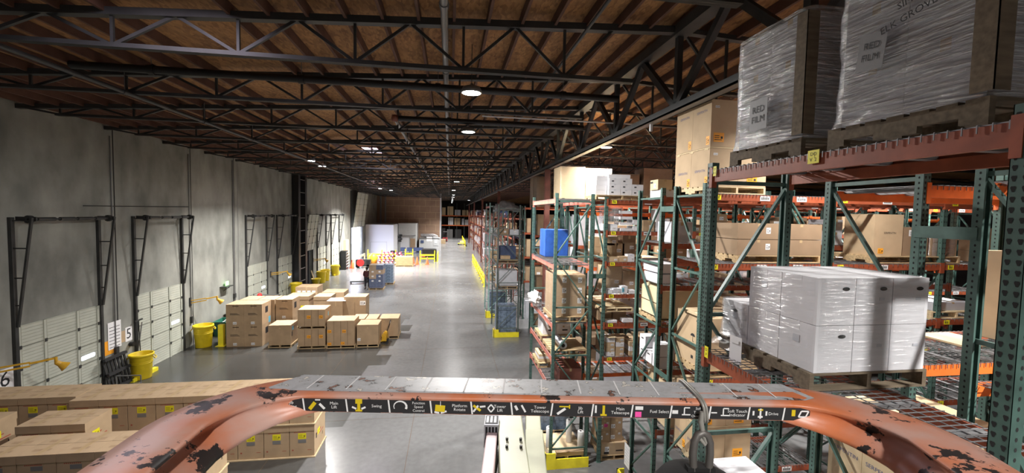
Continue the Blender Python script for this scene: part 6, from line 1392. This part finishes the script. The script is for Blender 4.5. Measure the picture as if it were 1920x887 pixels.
# section (s = outward from the basket, z): flat top, lip, hollow inner face, lower lip
SEC = [(.043, -.006), (.036, .0), (.015, .003), (-.015, .003), (-.036, .0015), (-.0415, -.001), (-.043, -.004), (-.0405, -.010), (-.0385, -.018), (-.0395, -.028), (-.0415, -.037), (-.0405, -.043), (-.034, -.046), (.0, -.048), (.03, -.044), (.041, -.034), (.0445, -.015)]
def sweep(path, SEC, k, cl=True):
    m = MB(); vs = []; ns = len(SEC)
    for i, p in enumerate(path):
        d = (path[min(i+1, len(path)-1)]-path[max(i-1, 0)]).normalized(); o = Vector((-d.y, d.x, 0))
        for s, z in SEC:
            f_ = zs_[i]; g_ = (f_-.65)/.6; dz = z if z > -.005 else -.004+(z+.004)*f_
            if s < -.037 and z < -.005: s = s+.013*g_*math.sin(min(1, (-z-.004)/.022)*math.pi)-.012*g_*max(0, (-z-.018)/.02)
            vs.append(p+o*s+Vector((0, 0, hz+dz)))
    fs = [(i*ns+j, i*ns+(j+1) % ns, (i+1)*ns+(j+1) % ns, (i+1)*ns+j) for i in range(len(path)-1) for j in range(ns)]
    m.add(vs, fs, k, True); m.add(vs, [tuple(range(ns)), tuple(range((len(path)-1)*ns, len(path)*ns))[::-1]], k); return m
O('guard_rail', sweep(path, SEC, 'rail'), lift)
# decals: worn grey strip on top, black strip with the control names on the face towards us
dx0, dx1 = -.402, .512
m = MB(); zt = hz+.0036; vs = [(dx0+.03, DF+.031, zt), (dx0, DF-.026, zt), (dx0+.01, DF-.033, zt-.0012), (dx1-.02, DF-.033, zt-.0012), (dx1, DF-.026, zt), (dx1-.02, DF+.031, zt)]
m.add(vs, [(0, 1, 2, 3, 4, 5)], 'decal'); NS = 14; sw = (dx1-dx0)/NS
for i in range(1, NS): x = dx0+sw*i; m.add([(x-.0012, DF-.028, zt+.0003), (x+.0012, DF-.028, zt+.0003), (x+.0042, DF+.03, zt+.0003), (x+.0018, DF+.03, zt+.0003)], [(0, 1, 2, 3)], 'paper')
O('top_decal', m, lift)
A_ = Vector((0, DF-.0434, hz-.0055)); B_ = Vector((0, DF-.0428, hz-.0268))
vv = (A_-B_).normalized(); hh_ = (A_-B_).length; uu = Vector((1, 0, 0))
def fp(x, v, off=.0): return B_+vv*(v*hh_)+Vector((x, -.0012-off, 0))
m = MB(); m.add([fp(dx0-.004, 1), fp(dx0+.004, 0), fp(dx1-.02, 0), fp(dx1-.02, 1)], [(0, 1, 2, 3)], 'ink'); dec = O('control_decal', m, lift)
K['decaltext'] = K['stick_w']
m = MB(); ic = MB()
names = [('Jib', 'Swing'), ('Main', 'Lift'), ('Swing',), ('Function', 'Speed', 'Control'), ('Platform', 'Rotate'), ('Tower', 'Lift'), ('Tower', 'Telescope'), ('Jib', 'Lift'), ('Main', 'Telescope'), ('Fuel Select',), ('Soft', 'Touch', 'Override'), ('Soft Touch', 'Indicator'), ('Drive',)]
bnd = [dx0]+[at(px, 760, Y=DF).x for px in ()]
sx_ = [545, 617, 692, 766, 839, 910, 980, 1050, 1121, 1190, 1258, 1326, 1394, 1455, 1500]
xs_ = [(p-960)/F*.7 for p in sx_]; mid = (dx0-((545-960)/F*.7)); 
def X_(px): return dx0+(dx1-.02-dx0)*(px-545)/(1502-545)
for i, p in enumerate(sx_):
    x = X_(p)
    if 0 < i < 14: m.add([fp(x-.0015, 1, .0003), fp(x+.001, 1, .0003), fp(x+.0035, 0, .0003), fp(x+.001, 0, .0003)] if i < 7 else [fp(x+.001, 1, .0003), fp(x+.0035, 1, .0003), fp(x+.001, 0, .0003), fp(x-.0015, 0, .0003)], [(0, 1, 2, 3)], 'stick_w')
for i, nm in enumerate(names):
    xc = X_(sx_[i]+(sx_[i+1]-sx_[i])*.72)
    for j, s in enumerate(nm): m.text(s, .0072 if len(nm) < 3 else .006, fp(xc, .5+(len(nm)-1)*.15-.3*j, .0003), uu, vv, 'stick_w', 1, .0002)
O('lettering', m, dec)
def ln(x0, v0, x1, v1, w, k):
    a = fp(x0, v0, .0004); b = fp(x1, v1, .0004); d = (b-a).normalized(); e = d.cross(Vector((0, -1, 0))).normalized()*(w/2); ic.add([a-e, a+e, b+e, b-e], [(0, 1, 2, 3)], k)
def xi(i, f): return X_(sx_[i]+(sx_[i+1]-sx_[i])*f)
def arrow(i, f, v, s, k='stick_w'): ln(xi(i, f)-.005*s, v, xi(i, f)+.003*s, v+.25, .004, k)
ln(xi(0, .3), .95, xi(0, .3), .5, .003, 'decal'); ln(xi(0, .3), .5, xi(0, .2), .25, .005, 'yellow'); ln(xi(0, .3), .5, xi(0, .42), .25, .005, 'yellow'); ln(xi(0, .18), .1, xi(0, .28), .05, .003, 'stick_w'); ln(xi(0, .34), .05, xi(0, .44), .12, .003, 'stick_w')
ln(xi(1, .15), .15, xi(1, .28), .7, .006, 'yellow'); ln(xi(1, .28), .9, xi(1, .4), .9, .002, 'stick_w'); ln(xi(1, .38), .6, xi(1, .5), .2, .004, 'stick_w')
ln(xi(2, .3), .15, xi(2, .3), .9, .005, 'yellow'); ln(xi(2, .22), .85, xi(2, .38), .85, .008, 'yellow'); ln(xi(2, .22), .12, xi(2, .38), .12, .003, 'yellow'); ln(xi(2, .14), .4, xi(2, .24), .25, .003, 'stick_w'); ln(xi(2, .36), .25, xi(2, .46), .4, .003, 'stick_w')
for q in range(9):
    a0 = math.pi*(1.15-1.3*q/9); a1 = math.pi*(1.15-1.3*(q+1)/9); c = xi(3, .28); ln(c+.0105*math.cos(a0), .5+.42*math.sin(a0), c+.0105*math.cos(a1), .5+.42*math.sin(a1), .0012+.0003*q, 'stick_w')
ln(xi(4, .12), .45, xi(4, .36), .38, .011, 'yellow'); ln(xi(4, .25), .6, xi(4, .25), .98, .001, 'stick_w'); ln(xi(4, .1), .12, xi(4, .22), .05, .003, 'stick_w'); ln(xi(4, .26), .05, xi(4, .4), .2, .003, 'stick_w')
ln(xi(5, .06), .2, xi(5, .18), .7, .003, 'stick_w'); ln(xi(5, .06), .7, xi(5, .24), .3, .004, 'yellow'); ln(xi(5, .22), .6, xi(5, .36), .65, .003, 'stick_w')
for a, b, c, d in ((.5, .2, .42, .5), (.42, .5, .5, .8), (.5, .8, .58, .5), (.58, .5, .5, .2)): ln(xi(5, a), b, xi(5, c), d, .0022, 'stick_w')
ln(xi(6, .1), .75, xi(6, .16), .4, .004, 'stick_w'); ln(xi(6, .26), .8, xi(6, .36), .25, .003, 'stick_w')
ln(xi(7, .15), .15, xi(7, .35), .6, .004, 'stick_w'); ln(xi(7, .2), .75, xi(7, .45), .75, .002, 'yellow'); ln(xi(7, .45), .9, xi(7, .45), .6, .002, 'yellow')
ln(xi(8, .1), .9, xi(8, .1), .3, .003, 'stick_w'); ln(xi(8, .3), .15, xi(8, .3), .9, .004, 'yellow'); ln(xi(8, .22), .15, xi(8, .38), .15, .003, 'yellow')
ln(xi(9, .1), .75, xi(9, .3), .75, .006, 'stick_w'); ln(xi(9, .1), .25, xi(9, .26), .25, .009, 'stick_p')
for i in (10, 11): ln(xi(i, .05), .5, xi(i, .2), .5, .006 if i == 10 else .002, 'stick_w'); ln(xi(i, .3), .3, xi(i, .52), .3, .002, 'stick_w'); ln(xi(i, .36), .3, xi(i, .36), .85, .002, 'stick_w'); ln(xi(i, .36), .85, xi(i, .5), .85, .002, 'stick_w')
ln(xi(12, .35), .1, xi(12, .35), .9, .003, 'stick_w'); ln(xi(12, .28), .8, xi(12, .42), .8, .003, 'yellow'); ln(xi(12, .28), .25, xi(12, .42), .25, .003, 'stick_w'); ln(xi(12, .15), .7, xi(12, .15), .35, .003, 'stick_w'); ln(xi(12, .52), .7, xi(12, .52), .35, .003, 'stick_w')
ln(xi(13, .4), .35, xi(13, .4), .85, .006, 'yellow')
for a, b, c, d in ((.72, .3, 1.0, .3), (1.0, .3, 1.1, .75), (1.1, .75, .82, .75), (.82, .75, .72, .3)): ln(xi(13, a)-.005, b, xi(13, c)-.005, d, .0025, 'stick_w')
O('pictogram', ic, dec)
# posts, lower rails, floor of the basket
for x, y in ((X0, -.4), (X1, -.4), (X0, .1), (X1, .1)):
    m = MB(); m.tube([(x, y, hz-.03), (x, y, hz-1.08)], .02, 'rail'); O('basket_post', m, lift)
for x, y in ((X0+.02, DF-.45), ):
    pass
m = MB(); m.box(X0-.04, -.6, hz-1.1, X1+.04, .2, hz-1.06, 'galvdark'); O('basket_floor', m, lift)
# pale boom arms seen beneath the rail
def cam_pt(px, py, dist):
    d = RW @ Vector(((px-960)/F, (443.5-py)/F, -1)); return Matrix.Rotation(-PSI, 3, 'Z') @ (Vector((0, 0, EYE))+d*dist)
def arm(pxa, pya, da, pxb, pyb, db, w, h, k, nm, bev=.01):
    a = cam_pt(pxa, pya, da); b = cam_pt(pxb, pyb, db); m = MB(); m.beam(a, b, w, h, k); return O(nm, m, lift, bev=bev)
arm(949, 735, 5.2, 965, 925, 3.2, .235, .3, 'cream_paint', 'main_arm'); a = cam_pt(963, 872, 3.55); m = MB()
for sx in (-.06, .06):
    for sy in (0, .12): m.cyl((a.x+sx, a.y+sy+.03, a.z+.13), (a.x+sx, a.y+sy+.03, a.z+.155), .012, 'steel', n=8)
O('bolt', m, lift)
arm(997, 735, 5.2, 1000, 828, 4.1, .15, .22, 'cream_paint', 'tower_arm'); arm(1001, 828, 4.1, 1006, 930, 3.2, .17, .24, 'cream_paint', 'tower_arm')
arm(923, 820, 4.0, 908, 960, 2.8, .10, .16, 'pink_paint', 'jib_arm')
a = cam_pt(922, 810, 4.02); m = MB(); m.cbox(a.x, a.y, a.z-.1, .135, .2, .22, 'whitegrey'); O('valve_block', m, lift); m = MB()
for i in range(4): m.box(a.x-.055+i*.03, a.y-.102, a.z-.02, a.x-.035+i*.03, a.y-.1, a.z+.1, 'ink'); 
m.box(a.x-.06, a.y-.08, a.z+.121, a.x+.06, a.y+.08, a.z+.123, 'ink')
for i in range(3): m.box(a.x-.05+i*.036, a.y-.06, a.z+.1235, a.x-.03+i*.036, a.y+.06, a.z+.1245, 'stick_w')
O('pictogram_plate', m, lift)
m = MB(); p1 = cam_pt(946, 800, 4.0); p2 = cam_pt(930, 930, 3.0); m.tube([p1+Vector((-.03, 0, -.05)), (p1+p2)/2+Vector((-.05, 0, -.12)), p2+Vector((-.05, 0, -.1))], .02, 'black'); O('hose', m, lift)
# mast and chassis that carry it all
b = cam_pt(962, 884, 3.5); m = MB(); m.beam((.05, 1.0, 1.0), (.05, 2.9, 3.9), .28, .34, 'cream_paint'); m.beam((.05, 2.9, 3.9), (.05, .3, 5.0), .16, .2, 'cream_paint'); O('riser_arm', m, lift)
m = MB(); m.box(-.75, -.9, .45, .9, 2.0, 1.05, 'rail'); O('chassis', m, lift)
for sx in (-.8, .95):
    for sy in (-.5, 1.6): m = MB(); m.cyl((sx-.13, sy, .42), (sx+.13, sy, .42), .42, 'rubber', n=22); O('wheel', m, lift)
m = MB(); m.beam((.05, .3, 5.0), (.05, .2, 5.4), .12, .12, 'rail'); O('basket_mount', m, lift)
# wire loop, shackle and black bag hung on the rail
cx = (1318-960)/F*.70; L2W = lambda v: Matrix.Rotation(PSI, 3, 'Z') @ Vector(v)
t = thing('wire_sling', 'grey wire loop with a shackle hanging from the basket rail', 'sling', (0, 0, 0), PSI)
m = MB(); ring = []
for i in range(28):
    a = 2*math.pi*i/28; ca, sa = math.cos(a), math.sin(a); q = lambda v: math.copysign(abs(v)**.6, v)
    ring.append((cx-.005*sa, DF+.050*q(ca), hz-.0155+.0225*q(sa)))
m.tube(ring, .0024, 'rope', 7, True); m.tube([(x+.0045, y, z) for x, y, z in ring], .0022, 'rope', 7, True); O('wire_loop', m, t)
def lc(px, py, d=.70): p = cam_pt(px, py, 1.0); return p if False else Vector((0, 0, EYE))+(p-Vector((0, 0, EYE)))*(d/((p-Vector((0, 0, EYE))).y))
yb = DF-.055
P = lambda px, py: lc(px, py, yb)
m = MB(); m.tube([P(1316, 772), P(1314, 790), P(1318, 812), P(1324, 830)], [.0032, .0045, .004, .0035], 'rope', 8); O('wire_tail', m, t)
m = MB(); m.tube([P(1300, 884), P(1299, 850), P(1302, 828), P(1309, 815), P(1318, 811), P(1326, 816), P(1331, 830), P(1331, 852), P(1328, 884)], .0062, 'galvdark', 10); O('shackle', m, t)
m = MB(); m.tube([P(1312, 822), P(1322, 834)], .003, 'rope', 8); O('shackle_pin', m, t)
c = P(1307, 962); cw = L2W(c)
t = thing('black_bag', 'black rounded bag hanging below the shackle at the bottom edge', 'bag', (cw.x, cw.y, cw.z), PSI)
m = MB(); m.lathe([(.001, -.16), (.075, -.15), (.09, -.05), (.078, .03), (.06, .055), (.035, .068), (.015, .072), (.001, .073)], 'fabric', 28); O('pouch', m, t); m = MB(); m.box(-.02, -.006, .068, .024, .008, .078, 'fabric'); O('hanger_strap', m, t)
O('stacked_boxes', BULK, None, label='far-off boxed loads filling the dim racks along and beyond the aisle', cat='boxes', kind='stuff')
# ------------------------------------------------------------------ light
def area(p, e, s=.34, col=(1, .97, .93), sp=130):
    d = bpy.data.lights.new('lamp_light', 'AREA'); d.shape = 'DISK'; d.size = s; d.energy = e; d.color = col; d.spread = R(sp)
    o = bpy.data.objects.new('lamp_light', d); COL.objects.link(o); o.location = p; return o
E1 = 420
for p, l in LAMPS: area((p.x, p.y, p.z-.03), E1*(2.6 if p.y > 40 and p.x < -5 else 2.0 if p.y > 30 else 1.1), .38, sp=178 if abs(p.x) < 1.5 and p.y < 30 else 130)
for x, y, z in OFF:
    lamp_thing((x, y, z), 'round white high-bay lamp out of sight of the near racks or behind the lift', ).__setitem__('group', 'lamps out of view'); area((x, y, z-.03), E1*{(6.8, -.6): 1.45, (6.5, 5.6): .3, (.4, -4): 1.35}.get((x, y), 1), .22)
for (x0, x1, y0, y1) in SKY:
    d = bpy.data.lights.new('skylight_light', 'AREA'); d.shape = 'RECTANGLE'; d.size = x1-x0; d.size_y = y1-y0; d.energy = 90; d.color = (.95, .85, 1)
    o = bpy.data.objects.new('skylight_light', d); COL.objects.link(o); o.location = ((x0+x1)/2, (y0+y1)/2, roof_z(x0)+.03)
w = bpy.data.worlds.new('world'); SC.world = w; w.use_nodes = True
bg = w.node_tree.nodes['Background']; bg.inputs['Color'].default_value = (.82, .88, 1, 1); bg.inputs['Strength'].default_value = 4.0
d = bpy.data.lights.new('daylight', 'AREA'); d.shape = 'RECTANGLE'; d.size = 6.4; d.size_y = 4.3; d.energy = 420; d.color = (.68, .68, 1)
o = bpy.data.objects.new('daylight', d); COL.objects.link(o); o.location = (XL-.6, 57.3, 2.2); o.rotation_euler = (0, R(-90), 0)
SC.view_settings.exposure = .9
